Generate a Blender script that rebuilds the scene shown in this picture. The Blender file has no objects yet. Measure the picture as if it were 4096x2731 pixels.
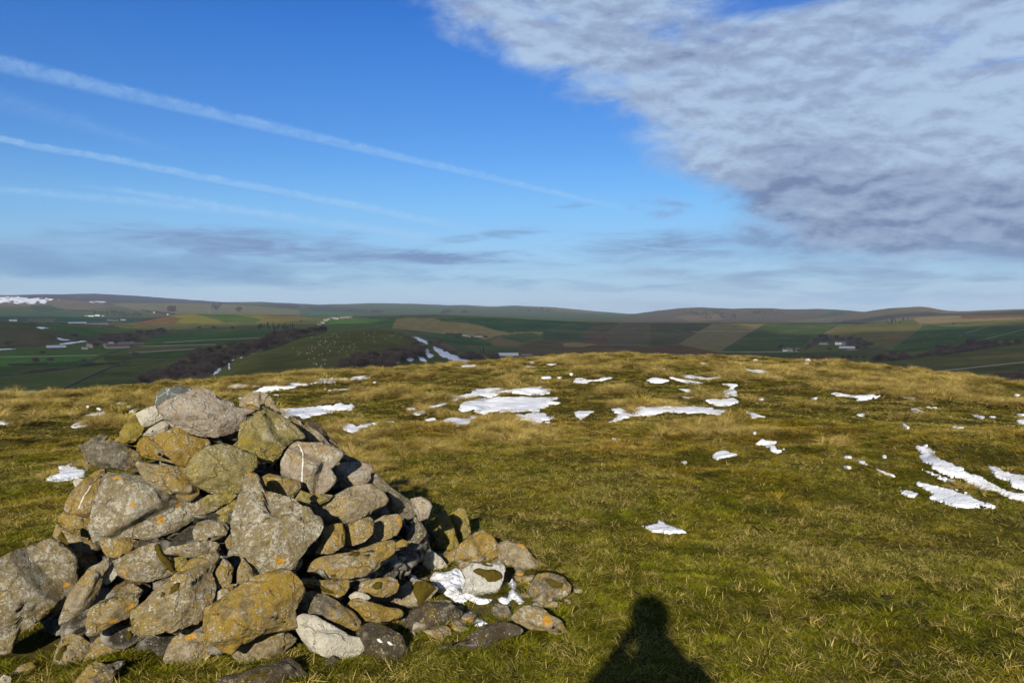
import bpy, math, random
import numpy as np
from mathutils import Vector

# ------------------------------------------------------------------ camera, world, sun
D2R = math.pi / 180
W, H = 4096.0, 2731.0                  # pixel frame used to measure the photograph
F = 3215.0                             # focal length in those pixels
PITCH = 2.15 * D2R
CAMZ = 1.6
scene = bpy.context.scene
col = scene.collection
cam_d = bpy.data.cameras.new("camera")
cam_d.sensor_width = 36.0
cam_d.lens = 36.0 * F / W
cam_d.clip_start = 0.05
cam_d.clip_end = 60000
cam = bpy.data.objects.new("camera", cam_d)
col.objects.link(cam)
cam.location = (0, 0, CAMZ)
cam.rotation_euler = (math.pi / 2 - PITCH, 0, 0)
scene.camera = cam

SUN_EL, SUN_AZ = 20.8, 189.4           # degrees above horizon; clockwise from +Y
EXPOSURE = 0.68
SKY_K = 0.088
SKY_TINT = [(.03, (.41, .54, .82)), (.28, (.34, .58, .84)), (.49, (.26, .51, .86)), (.71, (.18, .47, .91)), (.82, (.13, .41, .9))]     # horizon to high, multiplies the sky texture
scene.view_settings.view_transform = 'Standard'
scene.view_settings.look = 'None'
scene.view_settings.exposure = EXPOSURE
scene.view_settings.gamma = 1
scene.cycles.max_bounces = 6
scene.cycles.diffuse_bounces = 3
scene.cycles.transparent_max_bounces = 8
scene.cycles.volume_bounces = 1

sd = bpy.data.lights.new("sun", 'SUN')
sd.energy = 5.0
sd.angle = 0.8 * D2R
sd.color = (1.0, 0.925, 0.80)
sun = bpy.data.objects.new("sun", sd)
col.objects.link(sun)
to_sun = Vector((math.sin(SUN_AZ * D2R) * math.cos(SUN_EL * D2R), math.cos(SUN_AZ * D2R) * math.cos(SUN_EL * D2R), math.sin(SUN_EL * D2R)))
sun.rotation_euler = to_sun.to_track_quat('Z', 'Y').to_euler()
sun.location = (0, -20, 30)


def ray(px, py):
    """unit direction through a measured pixel"""
    px = np.asarray(px, float); py = np.asarray(py, float)
    x = (px - W / 2) / F
    z = -(py - H / 2) / F
    cy, sy = math.cos(PITCH), math.sin(PITCH)
    d = np.stack([x + 0 * z, cy + z * sy, -sy + z * cy], -1)
    return d / np.linalg.norm(d, axis=-1, keepdims=True)


def project(P):
    P = np.asarray(P, float) - np.array([0, 0, CAMZ])
    cy, sy = math.cos(PITCH), math.sin(PITCH)
    dep = P[..., 1] * cy - P[..., 2] * sy
    up = P[..., 1] * sy + P[..., 2] * cy
    dep = np.where(dep > 1e-3, dep, 1e-3)
    return W / 2 + F * P[..., 0] / dep, H / 2 - F * up / dep, dep


# ---- node expression helper
class E:
    """a node socket that can be used in arithmetic"""
    def __init__(s, nt, v): s.nt = nt; s.v = v
    def _m(s, op, *a, clamp=False):
        n = s.nt.nodes.new('ShaderNodeMath'); n.operation = op; n.use_clamp = clamp
        for i, x in enumerate((s,) + a):
            x = x.v if isinstance(x, E) else x
            if isinstance(x, (int, float)): n.inputs[i].default_value = x
            else: s.nt.links.new(x, n.inputs[i])
        return E(s.nt, n.outputs[0])
    def __add__(s, o): return s._m('ADD', o)
    __radd__ = __add__
    def __sub__(s, o): return s._m('SUBTRACT', o)
    def __rsub__(s, o): return (s * -1) + o
    def __mul__(s, o): return s._m('MULTIPLY', o)
    __rmul__ = __mul__
    def __truediv__(s, o): return s._m('DIVIDE', o)
    def max(s, o): return s._m('MAXIMUM', o)
    def min(s, o): return s._m('MINIMUM', o)
    def clamp(s): return s._m('MULTIPLY', 1.0, clamp=True)
    def abs(s): return s._m('ABSOLUTE')
    def pow(s, o): return s._m('POWER', o)
    def step(s, a, b):
        n = s.nt.nodes.new('ShaderNodeMapRange'); n.interpolation_type = 'SMOOTHSTEP'
        s.nt.links.new(s.v, n.inputs['Value'])
        n.inputs['From Min'].default_value = a; n.inputs['From Max'].default_value = b
        return E(s.nt, n.outputs[0])
    def lin(s, a, b, c=0.0, d=1.0):
        n = s.nt.nodes.new('ShaderNodeMapRange')
        s.nt.links.new(s.v, n.inputs['Value'])
        for k, x in zip(('From Min', 'From Max', 'To Min', 'To Max'), (a, b, c, d)): n.inputs[k].default_value = x
        return E(s.nt, n.outputs[0])
    def curve(s, pts, x0, x1, y0, y1):
        """piecewise curve through pts [(x,y)]"""
        t = s.lin(x0, x1)
        n = s.nt.nodes.new('ShaderNodeFloatCurve')
        c = n.mapping.curves[0]
        P = [((x - x0) / (x1 - x0), (y - y0) / (y1 - y0)) for x, y in pts]
        P.sort()
        while len(c.points) < len(P): c.points.new(0.5, 0.5)
        for p, q in zip(c.points, P): p.location = q; p.handle_type = 'AUTO_CLAMPED'
        n.mapping.use_clip = False
        n.mapping.update()
        s.nt.links.new(t.v, n.inputs['Value'])
        return E(s.nt, n.outputs[0]).lin(0, 1, y0, y1)


def combine(nt, x, y, z):
    n = nt.nodes.new('ShaderNodeCombineXYZ')
    for i, a in enumerate((x, y, z)):
        if isinstance(a, E): nt.links.new(a.v, n.inputs[i])
        else: n.inputs[i].default_value = a
    return n.outputs[0]


def noise(nt, vec, scale, detail=4, rough=0.55, dist=0.0, out='Fac', lac=2.0):
    n = nt.nodes.new('ShaderNodeTexNoise')
    n.inputs['Scale'].default_value = scale; n.inputs['Detail'].default_value = detail
    n.inputs['Roughness'].default_value = rough; n.inputs['Distortion'].default_value = dist
    n.inputs['Lacunarity'].default_value = lac
    if vec is not None: nt.links.new(vec.v if isinstance(vec, E) else vec, n.inputs['Vector'])
    return E(nt, n.outputs[out])


def mix(nt, f, a, b, mode='MIX'):
    n = nt.nodes.new('ShaderNodeMix'); n.data_type = 'RGBA'; n.blend_type = mode
    n.clamp_factor = True
    for s, x in ((n.inputs[0], f), (n.inputs[6], a), (n.inputs[7], b)):
        if isinstance(x, E): nt.links.new(x.v, s)
        elif isinstance(x, bpy.types.NodeSocket): nt.links.new(x, s)
        elif isinstance(x, (int, float)): s.default_value = x
        else: s.default_value = (*x[:3], 1)
    return n.outputs[2]


# ---- world: Nishita sky with procedural high clouds and contrails, all functions of world direction
def SL(x, y): return (x / 1.0226, y / 1.0226)
def SR(x, y): return (1600 + x / .9423, y / .9423)
def azel(p):
    d = ray(p[0], p[1])
    return math.atan2(d[0], d[1]), math.asin(d[2])

world = bpy.data.worlds.new("World")
scene.world = world
world.use_nodes = True
wt = world.node_tree
wt.nodes.clear()
wo = wt.nodes.new('ShaderNodeOutputWorld'); bg = wt.nodes.new('ShaderNodeBackground')
wt.links.new(bg.outputs[0], wo.inputs[0])
sky = wt.nodes.new('ShaderNodeTexSky'); sky.sky_type = 'NISHITA'; sky.sun_disc = False
sky.sun_elevation = SUN_EL * D2R; sky.sun_rotation = SUN_AZ * D2R
sky.altitude = 400; sky.air_density = 1.0; sky.dust_density = 0.4; sky.ozone_density = 2.0
tc = wt.nodes.new('ShaderNodeTexCoord'); sx = wt.nodes.new('ShaderNodeSeparateXYZ')
wt.links.new(tc.outputs['Generated'], sx.inputs[0])
dx, dy, dz = (E(wt, sx.outputs[i]) for i in range(3))
az = dx._m('ARCTAN2', dy)
el = dz._m('ARCSINE')
zz = dz.max(0.02)
cpx, cpy = dx / zz, dy / zz                       # a flat cloud layer overhead
plane = combine(wt, cpx, cpy, 0.0)
elw = combine(wt, az * 1.0, el * 6.0, 0.0)        # streaky coordinates near the horizon
n_big = noise(wt, plane, 0.55, 5, 0.55, 0.3)
n_med = noise(wt, plane, 2.2, 8, 0.6, 0.35)
n_str = noise(wt, elw, 8.0, 8, 0.62, 0.3)
n_edge = noise(wt, combine(wt, az, el * 2.2, 0.0), 12.0, 6, 0.62, 0.3)
def lin8(r, g, b, k=1.0):
    f = lambda c: ((c / 255 + 0.055) / 1.055) ** 2.4 if c > 10 else c / 255 / 12.92
    return (f(r) * k, f(g) * k, f(b) * k)
KD = 1.0 / (SKY_K * 2 ** EXPOSURE)     # from a displayed value to the units of the sky texture
# clear sky: the Nishita gradient, slightly deepened
vr = wt.nodes.new('ShaderNodeValToRGB')
vr.color_ramp.interpolation = 'LINEAR'
els = vr.color_ramp.elements
while len(els) < len(SKY_TINT): els.new(0.5)
for e_, (p_, c_) in zip(els, SKY_TINT):
    e_.position = p_; e_.color = (*c_, 1)
wt.links.new(el.lin(0.0, 0.45).clamp().v, vr.inputs[0])
c_sky = mix(wt, 1.0, sky.outputs[0], vr.outputs[0], 'MULTIPLY')

def cloud(c, mask, color):
    return mix(wt, mask, c, color)
white = lin8(176, 200, 228, KD); lav = lin8(150, 168, 199, KD); dark = lin8(118, 137, 174, KD); pale = lin8(172, 200, 225, KD)

# faint white veil close to the horizon
veil = el.step(0.19, 0.0) * 0.55
c = cloud(c_sky, veil * (n_str * 0.5 + 0.6), lin8(160, 190, 222, KD))
# contrails: bands along great circles, width varying with azimuth
def contrail(c, p, q, w0, w1, op, soft=0.35, warp=0.0, a_end=None, a_start=None, nz=0.75, colr=None):
    d1, d2 = Vector(ray(*p)), Vector(ray(*q))
    n = d1.cross(d2).normalized()
    a1, a2 = azel(p)[0], azel(q)[0]
    dist = dx * n[0] + dy * n[1] + dz * n[2]
    wob = noise(wt, combine(wt, az, 0.3, float(p[1]) * .01), 5.0, 3, 0.5) - 0.5
    fine = noise(wt, combine(wt, az * 1.0, el * 1.6, 0.0), 55.0, 5, 0.7, 0.6)
    dist = dist + wob * warp + (fine - 0.5) * 0.007
    w = az.lin(a1, a2, w0, w1)
    prof = 1 - (dist / w).abs()
    m = prof.step(0.0, soft + 0.35)
    m = m * (fine.step(0.25, 0.75) * nz + (1 - nz)) * op
    if a_end is not None: m = m * az.step(a_end, a_end - 0.12)
    if a_start is not None: m = m * az.step(a_start, a_start + 0.12)
    return cloud(c, m, colr or lin8(170, 208, 245, KD))
c = contrail(c, SL(0, 262), SR(900, 800), 0.0115, 0.003, 0.44, warp=0.003, a_end=azel(SR(960, 800))[0] + .02)
c = contrail(c, SL(0, 566), SL(1300, 812), 0.0048, 0.006, 0.55, warp=0.012, a_end=azel(SL(2100, 940))[0])
c = contrail(c, SL(0, 772), SL(1000, 872), 0.0065, 0.007, 0.5, soft=.6, warp=0.006, a_end=azel(SL(1250, 872))[0])
c = contrail(c, SL(280, 750), SL(1500, 935), 0.004, 0.0085, 0.6, soft=.6, warp=0.010, a_end=azel(SL(2250, 1000))[0], a_start=azel(SL(200, 750))[0])
c = contrail(c, SL(0, 405), SL(750, 630), 0.018, 0.006, 0.16, soft=.8, warp=0.006, a_end=azel(SL(900, 630))[0])

# low streaky sheets
def blob(c, p, q, wy, op, color, nz=0.9, edge=0.5, nn=None, tb=1.0):
    """stretched patch of cloud from p to q, half height wy (pixels)"""
    (a1, e1), (a2, e2) = azel(p), azel(q)
    ac, ec = (a1 + a2) / 2, (e1 + e2) / 2
    sl = (e2 - e1) / (a2 - a1)
    u = (az - ac) / ((a2 - a1) / 2)
    v = (el - ec - (az - ac) * sl) / (wy / F)
    r = 1 - u * u - v * v
    m = (r * 0.8 + ((nn or n_str) - 0.5) * 4.6 * nz + 0.0).step(-0.15, edge * 1.9) * op
    return cloud(c, m, color)
lowb = lin8(108, 152, 196, KD); lowg = lin8(122, 150, 192, KD)
n_s2 = noise(wt, combine(wt, az * 1.0, el * 7.0, 3.7), 11.0, 9, 0.66, 0.5)
c = blob(c, SL(-900, 1045), SL(1500, 1105), 62, 0.75, lowb, nz=0.35, edge=0.5)
c = blob(c, SL(-600, 1080), SL(2500, 1165), 40, 0.45, lowb, nz=1.2, edge=0.8)
c = blob(c, SL(230, 945), SL(1700, 1018), 66, 1.0, lin8(120, 146, 188, KD), nz=0.55, edge=0.7, nn=n_s2)
c = blob(c, SL(900, 1022), SL(2360, 1060), 34, 1.0, lin8(120, 148, 192, KD), nz=1.0, edge=0.7, nn=n_s2)
c = blob(c, SL(1720, 990), SL(2300, 935), 22, 0.6, lowg, nz=1.1, edge=0.8, nn=n_s2)
c = blob(c, SR(560, 780), SR(800, 770), 16, 0.6, lowg, nz=1.3, edge=0.8, nn=n_s2)
c = blob(c, SR(950, 1030), SR(2500, 1060), 34, 0.7, lin8(130, 160, 195, KD), nz=1.3, edge=0.8)
c = blob(c, SR(0, 1050), SR(1500, 1100), 22, 0.5, lowb, nz=1.3, edge=0.8, nn=n_s2)
c = blob(c, SR(1000, 1120), SR(2600, 1120), 30, 0.5, lowb, nz=1.3, edge=0.8)
c = blob(c, SR(0, 1150), SR(1600, 1150), 22, 0.5, lin8(135, 160, 195, KD), nz=1.3, edge=0.9)

# the large altocumulus field, upper right
edgeP = [azel(p)[::-1] for p in [(1560, -120), (1664, 0), (1706, 127), (1850, 215), (2100, 290), (2275, 424), (2440, 509), (2510, 600), (2680, 750), (2840, 830), (2860, 930), (2880, 1000)]]
eb = az * 0 + el.curve(edgeP, 0.05, 0.45, -0.3, 0.5)
botP = [azel(p) for p in [(2300, 1000), (2600, 1040), (2900, 1048), (3200, 1050), (3600, 1058), (4096, 1070), (4500, 1080)]]
bb = az.curve(botP, 0.0, 0.7, 0.0, 0.3)
m1 = (az - eb + (n_edge - 0.5) * 0.22).step(-0.01, 0.10)
m2 = (el - bb + (n_str - 0.5) * 0.05).step(-0.018, 0.030)
thin = el.step(0.40, 0.10)                                   # thicker towards the horizon
n_row = noise(wt, combine(wt, az, el * 2.6, 4.4), 10.0, 8, 0.62, 0.5)
dens = n_med * 0.30 + n_big * 0.25 + n_row * 0.45
dens = (dens + thin * 0.20).step(0.30, 0.52)
hole = noise(wt, plane, 1.1, 6, 0.6, 0.4)
upr = el.step(0.28, 0.36) * az.step(0.15, 0.40) * 0.17
fade = (hole + thin * 0.30 - upr).step(0.33, 0.50) * 0.88 + 0.12
mA = m1 * m2 * (dens * fade * 0.95 + thin * 0.05).clamp()
rowc = combine(wt, az * 1.0 + el * 0.3, el * 2.3, 1.3)
lump = noise(wt, rowc, 17.0, 9, 0.62, 0.25)
lump2 = noise(wt, combine(wt, az * 1.0 + el * 0.3, el * 2.3 + 0.022, 1.3), 17.0, 9, 0.62, 0.25)   # the same lumps shifted up: lit tops, grey bases
lit = noise(wt, combine(wt, az, el * 3.0, 9.1), 4.0, 5, 0.55, 0.3)
relief = (lump - lump2) * 1.6
shade = el.lin(0.05, 0.20).clamp() * 0.70 + (lit - 0.5) * 1.5 + relief + (lump - 0.5) * 0.7 + 0.10
c1 = mix(wt, shade.step(0.0, 0.50), dark, lav)
c2 = mix(wt, shade.step(0.40, 1.15), c1, white)
c = cloud(c, mA, c2)
c = blob(c, (2180, 1000), (3050, 980), 74, 0.95, lin8(122, 144, 184, KD), nz=0.55, edge=0.7, nn=n_s2)
c = blob(c, SL(-500, 990), SL(2300, 1100), 95, 0.55, lin8(128, 160, 200, KD), nz=1.1, edge=1.0, nn=n_str)
c = blob(c, SR(300, 1010), SR(2700, 1075), 60, 0.6, lin8(140, 165, 198, KD), nz=1.1, edge=1.0, nn=n_str)
c = blob(c, SR(860, 770), SR(1100, 790), 40, 0.8, lin8(135, 155, 195, KD), nz=1.2, edge=0.9, nn=lump)
wt.links.new(c, bg.inputs[0])
bg.inputs[1].default_value = SKY_K

# ------------------------------------------------------------------ numpy noise
def _hash(ix, iy, iz, seed):
    h = (ix * 374761393 + iy * 668265263 + iz * 2147483647 % 4294967291 + seed * 974711) & 0xFFFFFFFF
    h = (h ^ (iz * 1274126177 & 0xFFFFFFFF)) & 0xFFFFFFFF
    h = ((h ^ (h >> 13)) * 1274126177) & 0xFFFFFFFF
    h = ((h ^ (h >> 16)) * 2246822519) & 0xFFFFFFFF
    h = h ^ (h >> 13)
    return (h & 0xFFFFFF) / float(0xFFFFFF)


def vnoise(P, seed=0):
    """smooth value noise in [-1, 1], P (...,3)"""
    P = np.asarray(P, float)
    f = np.floor(P); i = f.astype(np.int64); t = P - f
    t = t * t * t * (t * (t * 6 - 15) + 10)
    r = 0
    for dx_ in (0, 1):
        wx = t[..., 0] if dx_ else 1 - t[..., 0]
        for dy_ in (0, 1):
            wy = t[..., 1] if dy_ else 1 - t[..., 1]
            for dz_ in (0, 1):
                wz = t[..., 2] if dz_ else 1 - t[..., 2]
                r = r + wx * wy * wz * _hash(i[..., 0] + dx_, i[..., 1] + dy_, i[..., 2] + dz_, seed)
    return r * 2 - 1


def fbm(P, octv=4, seed=0, gain=0.5, lac=2.03):
    P = np.asarray(P, float); a = 1.0; s = 0; tot = 0
    for o in range(octv):
        s = s + a * vnoise(P, seed + o * 17); tot += a
        a *= gain; P = P * lac + 11.3
    return s / tot * 1.6


def fbm2(x, y, scale, octv=4, seed=0, gain=0.5):
    return fbm(np.stack([x / scale, y / scale, 0 * x + seed * 0.37], -1), octv, seed, gain)


def sstep(a, b, x):
    t = np.clip((x - a) / (b - a), 0, 1)
    return t * t * (3 - 2 * t)


# ------------------------------------------------------------------ terrain
# Measured heights: for each distance the apparent height of the land along the view, in units of a
# 2352 pixel wide picture; turned into metres above or below the eye.
DK = 4096 / 2352.0
CREST = [(-900, 985), (-300, 945), (0, 915), (150, 905), (300, 893), (450, 882), (600, 870), (740, 859), (850, 852), (1000, 843), (1150, 831), (1290, 823),
         (1400, 818), (1600, 822), (1750, 826), (1900, 832), (2040, 843), (2120, 857), (2200, 868), (2352, 888), (2700, 930), (3200, 985)]
ROWS = [
 (80, [(0, 945), (400, 908), (800, 870), (1176, 842), (1500, 840), (1850, 852), (2100, 890), (2352, 925)]),
 (150, [(0, 985), (400, 945), (800, 900), (1176, 872), (1500, 868), (1850, 885), (2100, 925), (2352, 960)]),
 (300, [(0, 1000), (400, 965), (800, 915), (1100, 895), (1500, 885), (1850, 900), (2352, 960)]),
 (500, [(0, 965), (400, 945), (600, 915), (800, 890), (1000, 888), (1176, 885), (1500, 880), (2352, 930)]),
 (700, [(0, 925), (400, 912), (500, 880), (600, 850), (800, 848), (950, 860), (1100, 865), (1500, 865), (1850, 868), (2352, 898)]),
 (900, [(0, 893), (400, 880), (500, 845), (600, 820), (700, 812), (800, 812), (900, 818), (960, 835), (1050, 850), (1176, 852), (1500, 850), (1900, 850), (2352, 868)]),
 (1200, [(0, 850), (300, 845), (450, 815), (600, 785), (700, 770), (800, 760), (870, 756), (920, 764), (960, 782), (1020, 805), (1100, 830), (1200, 835), (1500, 830), (1900, 828), (2200, 825), (2352, 825)]),
 (1600, [(0, 812), (300, 806), (500, 782), (620, 772), (800, 768), (900, 772), (1000, 795), (1100, 812), (1500, 808), (1900, 808), (2200, 795), (2352, 790)]),
 (2200, [(0, 737), (82, 742), (171, 752), (239, 764), (400, 768), (500, 763), (620, 757), (700, 753), (800, 752), (900, 757), (1000, 770), (1100, 782), (1300, 788), (1500, 785), (1900, 785), (2100, 775), (2352, 760)]),
 (2600, [(0, 741), (171, 750), (239, 752), (400, 750), (500, 746), (650, 742), (877, 742), (1000, 745), (1176, 755), (1400, 762), (1500, 764), (1900, 765), (2132, 758), (2352, 747)]),
 (3000, [(0, 742), (200, 748), (300, 745), (376, 727), (427, 719), (513, 718.5), (615, 723), (718, 727), (800, 727), (877, 725), (997, 721), (1065, 723.6), (1195, 730.5), (1304, 738), (1493, 739), (1749, 741), (1891, 744), (1968, 745), (2132, 743.7), (2250, 739), (2352, 736)]),
 (3800, [(0, 735), (200, 738), (400, 735), (600, 730), (800, 730), (1000, 727), (1304, 743), (1700, 744), (1968, 747), (2050, 735), (2132, 728), (2200, 724), (2352, 720)]),
 (4800, [(0, 718), (200, 722), (400, 722), (800, 724), (1000, 722), (1200, 728), (1441, 735), (1900, 735), (1960, 718), (2012, 708.6), (2041, 705), (2077, 703), (2114, 700.6), (2136, 704), (2169, 711.5), (2205, 714), (2352, 708.6)]),
 (5500, [(0, 706), (239, 712), (400, 712), (600, 714), (800, 720), (1200, 724), (1441, 730), (1559, 722), (1900, 722), (1979, 722), (2352, 716)]),
 (6300, [(0, 680), (34, 680), (120, 684), (171, 686), (239, 693), (262, 702), (300, 701), (400, 698), (512, 697), (600, 699), (700, 706), (800, 712), (1000, 712), (1200, 718), (1441, 724), (1470, 718), (1493, 715), (1559, 705), (1613, 703), (1676, 706.8), (1749, 705), (1803, 708), (1895, 708.6), (1949, 711.5), (1979, 715), (2100, 716), (2352, 716)]),
 (7600, [(0, 684), (239, 691), (400, 697), (600, 699), (718, 703), (860, 704), (1075, 706), (1270, 709), (1355, 716), (1441, 725), (1700, 722), (2352, 722)]),
 (9500, [(0, 677), (34, 677), (120, 674.7), (212, 673), (273, 675.7), (342, 680), (410, 686), (478, 691), (513, 693.5), (598, 692.8), (650, 696), (718, 698.6), (723, 699.7), (800, 697.5), (860, 695.6), (962, 697), (1031, 701), (1075, 700), (1133, 704), (1185, 701.4), (1270, 704.8), (1355, 713.4), (1441, 721), (1700, 722), (2352, 722)]),
 (13000, [(0, 690), (400, 698), (800, 708), (1441, 722), (2352, 722)]),
]
NT, NR = 1400, 420
TH0, TH1 = -50 * D2R, 50 * D2R
LR0, LR1 = math.log(60.0), math.log(13000.0)


def px_of_theta(t):
    """D pixel column where azimuth t meets the horizon"""
    d = np.stack([np.sin(t), np.cos(t), 0 * t], -1) + np.array([0, 0, CAMZ])
    x, y, _ = project(d)
    return x / DK


def slope_at(xd, yd):
    d = ray(np.asarray(xd) * DK, np.asarray(yd) * DK)
    return d[..., 2] / np.hypot(d[..., 0], d[..., 1])


def gsmooth(A, sig, axis):
    k = int(sig * 3) + 1
    w = np.exp(-0.5 * (np.arange(-k, k + 1) / sig) ** 2); w /= w.sum()
    pad = [(0, 0)] * A.ndim; pad[axis] = (k, k)
    B = np.pad(A, pad, mode='edge'); out = 0
    for i, ww in enumerate(w):
        sl = [slice(None)] * A.ndim; sl[axis] = slice(i, i + A.shape[axis])
        out = out + ww * B[tuple(sl)]
    return out


_th = np.linspace(TH0, TH1, NT)
_xd = px_of_theta(_th)
_lr = np.linspace(LR0, LR1, NR)
_tab = []
for r_, row in ROWS:
    yy = np.interp(_xd, [a for a, b in row], [b for a, b in row])
    _tab.append(slope_at(_xd, yy))
_tab = np.array(_tab)
_S = np.empty((NT, NR))
_lk = np.log([r for r, _ in ROWS])
for i in range(NT):
    _S[i] = np.interp(_lr, _lk, _tab[:, i])
_Z = _S * np.exp(_lr)[None, :] + CAMZ
_Z = gsmooth(_Z, 3.0, 0)
_Z = gsmooth(_Z, 2.2, 1)
_cr_x = np.array([a for a, b in CREST]); _cr_y = np.array([b for a, b in CREST])


def crest_slope(th):
    c = np.clip(th, -62 * D2R, 62 * D2R)
    s = -slope_at(px_of_theta(c), np.interp(px_of_theta(c), _cr_x, _cr_y))
    w = sstep(62 * D2R, 100 * D2R, np.abs(th))
    return s * (1 - w) + 0.13 * w


_cth = np.linspace(-math.pi, math.pi, 1441)
_cs = gsmooth(crest_slope(_cth), 2.0, 0)


def far_z(th, r):
    ti = np.clip((th - TH0) / (TH1 - TH0), 0, 1) * (NT - 1.001)
    ri = np.clip((np.log(np.maximum(r, 1.0)) - LR0) / (LR1 - LR0), 0, 1) * (NR - 1.001)
    i = ti.astype(int); j = ri.astype(int); a = ti - i; b = ri - j
    return (_Z[i, j] * (1 - a) * (1 - b) + _Z[i + 1, j] * a * (1 - b) + _Z[i, j + 1] * (1 - a) * b + _Z[i + 1, j + 1] * a * b)


def gauss(x, y, cx, cy, sx_, sy_):
    return np.exp(-((x - cx) / sx_) ** 2 - ((y - cy) / sy_) ** 2)


def height(x, y, detail=True):
    x = np.asarray(x, float); y = np.asarray(y, float)
    r = np.hypot(x, y) + 1e-6; th = np.arctan2(x, y)
    s = np.interp(th, _cth, _cs)
    a = s * s / (4 * CAMZ)
    zn = -a * r * r
    dc = 2 * CAMZ / s
    w = sstep(0, 1, (np.log(r / dc) - math.log(1.25)) / math.log(2.2))
    zn = np.maximum(zn, -60)
    # hollow and bank of the foreground, right
    zn = zn - 0.17 * gauss(x, y, 4.2, 6.0, 2.6, 1.3) + 0.30 * gauss(x, y, 7.0, 9.6, 3.2, 2.0)
    zn = zn + 0.07 * gauss(x, y, 1.3, 9.5, 2.0, 1.0) - 0.05 * gauss(x, y, 0.8, 14, 3, 1.2)
    near = 1 - sstep(60, 140, r)
    h = fbm2(x, y, 5.0, 3, 3) * 0.10 * sstep(3, 12, r)
    h = h + np.abs(fbm2(x, y, 1.3, 3, 8)) * (0.08 + .055 * sstep(7, 20, r)) * sstep(3.0, 10, r)
    h = h + fbm2(x, y, 0.45, 3, 21) * 0.016
    zn = zn + (h - 0.03) * near
    zf = far_z(th, r)
    amp = np.clip(r / 2500, 0, 2.2)
    zf = zf + fbm2(x, y, 210.0, 4, 31) * 2.2 * amp * sstep(300, 900, r)
    return zn * (1 - w) + zf * w


def hit(px, py, rmin=2.0, rmax=12500.0, step=1.008, z_off=0.0, last=False):
    """points where the view rays through measured pixels first reach the ground"""
    px = np.atleast_1d(np.asarray(px, float)); py = np.atleast_1d(np.asarray(py, float))
    d = ray(px, py); hd = np.hypot(d[:, 0], d[:, 1])
    u = d / hd[:, None]
    n = int(math.log(rmax / rmin) / math.log(step)) + 1
    rs = rmin * step ** np.arange(n)
    X = u[:, 0:1] * rs; Y = u[:, 1:2] * rs; Z = CAMZ + u[:, 2:3] * rs
    g = height(X, Y) + z_off
    below = Z < g
    idx = np.where(below.any(1), below.argmax(1), n - 1)
    idx = np.clip(idx, 1, n - 1)
    k = np.arange(len(px))
    f0 = Z[k, idx - 1] - g[k, idx - 1]; f1 = Z[k, idx] - g[k, idx]
    t = np.clip(f0 / (f0 - f1 + 1e-12), 0, 1)
    r = rs[idx - 1] + (rs[idx] - rs[idx - 1]) * t
    ok = below.any(1)
    return np.stack([u[:, 0] * r, u[:, 1] * r, CAMZ + u[:, 2] * r], -1), r, ok


# ------------------------------------------------------------------ mesh helpers
def mesh_np(name, V, Fq, smooth=True):
    """mesh from arrays: V (n,3), Fq (m,3|4)"""
    me = bpy.data.meshes.new(name)
    V = np.ascontiguousarray(V, np.float32); Fq = np.ascontiguousarray(Fq, np.int32)
    k = Fq.shape[1]
    me.vertices.add(len(V)); me.vertices.foreach_set('co', V.ravel())
    me.loops.add(Fq.size); me.loops.foreach_set('vertex_index', Fq.ravel())
    me.polygons.add(len(Fq)); me.polygons.foreach_set('loop_start', np.arange(0, Fq.size, k, dtype=np.int32))
    me.update(calc_edges=True)
    me.polygons.foreach_set('use_smooth', np.full(len(Fq), smooth))
    return me


def set_col(me, name, C):
    C = np.asarray(C, np.float32)
    if C.shape[1] == 3: C = np.concatenate([C, np.ones((len(C), 1), np.float32)], 1)
    at = me.color_attributes.new(name, 'FLOAT_COLOR', 'POINT')
    at.data.foreach_set('color', np.ascontiguousarray(C).ravel())


def link(name, me, mat=None, parent=None, loc=None):
    o = bpy.data.objects.new(name, me)
    col.objects.link(o)
    if mat is not None and me is not None:
        if not me.materials: me.materials.append(mat)
    if parent is not None: o.parent = parent
    if loc is not None: o.location = loc
    return o


def tag(o, label=None, cat=None, group=None, kind=None):
    if label: o['label'] = label
    if cat: o['category'] = cat
    if group: o['group'] = group
    if kind: o['kind'] = kind
    return o


def grid_faces(nu, nv, wrap=False):
    i = np.arange(nu if wrap else nu - 1)[:, None]; j = np.arange(nv - 1)[None, :]
    i2 = (i + 1) % nu
    return np.stack([i * nv + j, i2 * nv + j, i2 * nv + j + 1, i * nv + j + 1], -1).reshape(-1, 4)[:, ::-1]


def new_mat(name, rough=0.9):
    m = bpy.data.materials.new(name); m.use_nodes = True
    nt = m.node_tree; b = nt.nodes['Principled BSDF']
    b.inputs['Roughness'].default_value = rough
    b.inputs['Specular IOR Level'].default_value = 0.15
    return m, nt, b


def tex_obj(nt, kind='Object'):
    t = nt.nodes.new('ShaderNodeTexCoord'); return t.outputs[kind]


def attr(nt, name, typ='GEOMETRY', out='Color'):
    a = nt.nodes.new('ShaderNodeAttribute'); a.attribute_name = name; a.attribute_type = typ
    return a.outputs[out]


def bump(nt, b, h, strength=0.5, dist=0.02):
    n = nt.nodes.new('ShaderNodeBump'); n.inputs['Strength'].default_value = strength; n.inputs['Distance'].default_value = dist
    nt.links.new(h.v if isinstance(h, E) else h, n.inputs['Height']); nt.links.new(n.outputs[0], b.inputs['Normal'])


def pin(px, py, poly):
    """points inside polygon"""
    inside = np.zeros(px.shape, bool); n = len(poly)
    for i in range(n):
        x1, y1 = poly[i]; x2, y2 = poly[(i + 1) % n]
        if y1 == y2: continue
        c = ((y1 > py) != (y2 > py)) & (px < (x2 - x1) * (py - y1) / (y2 - y1) + x1)
        inside ^= c
    return inside


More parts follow.
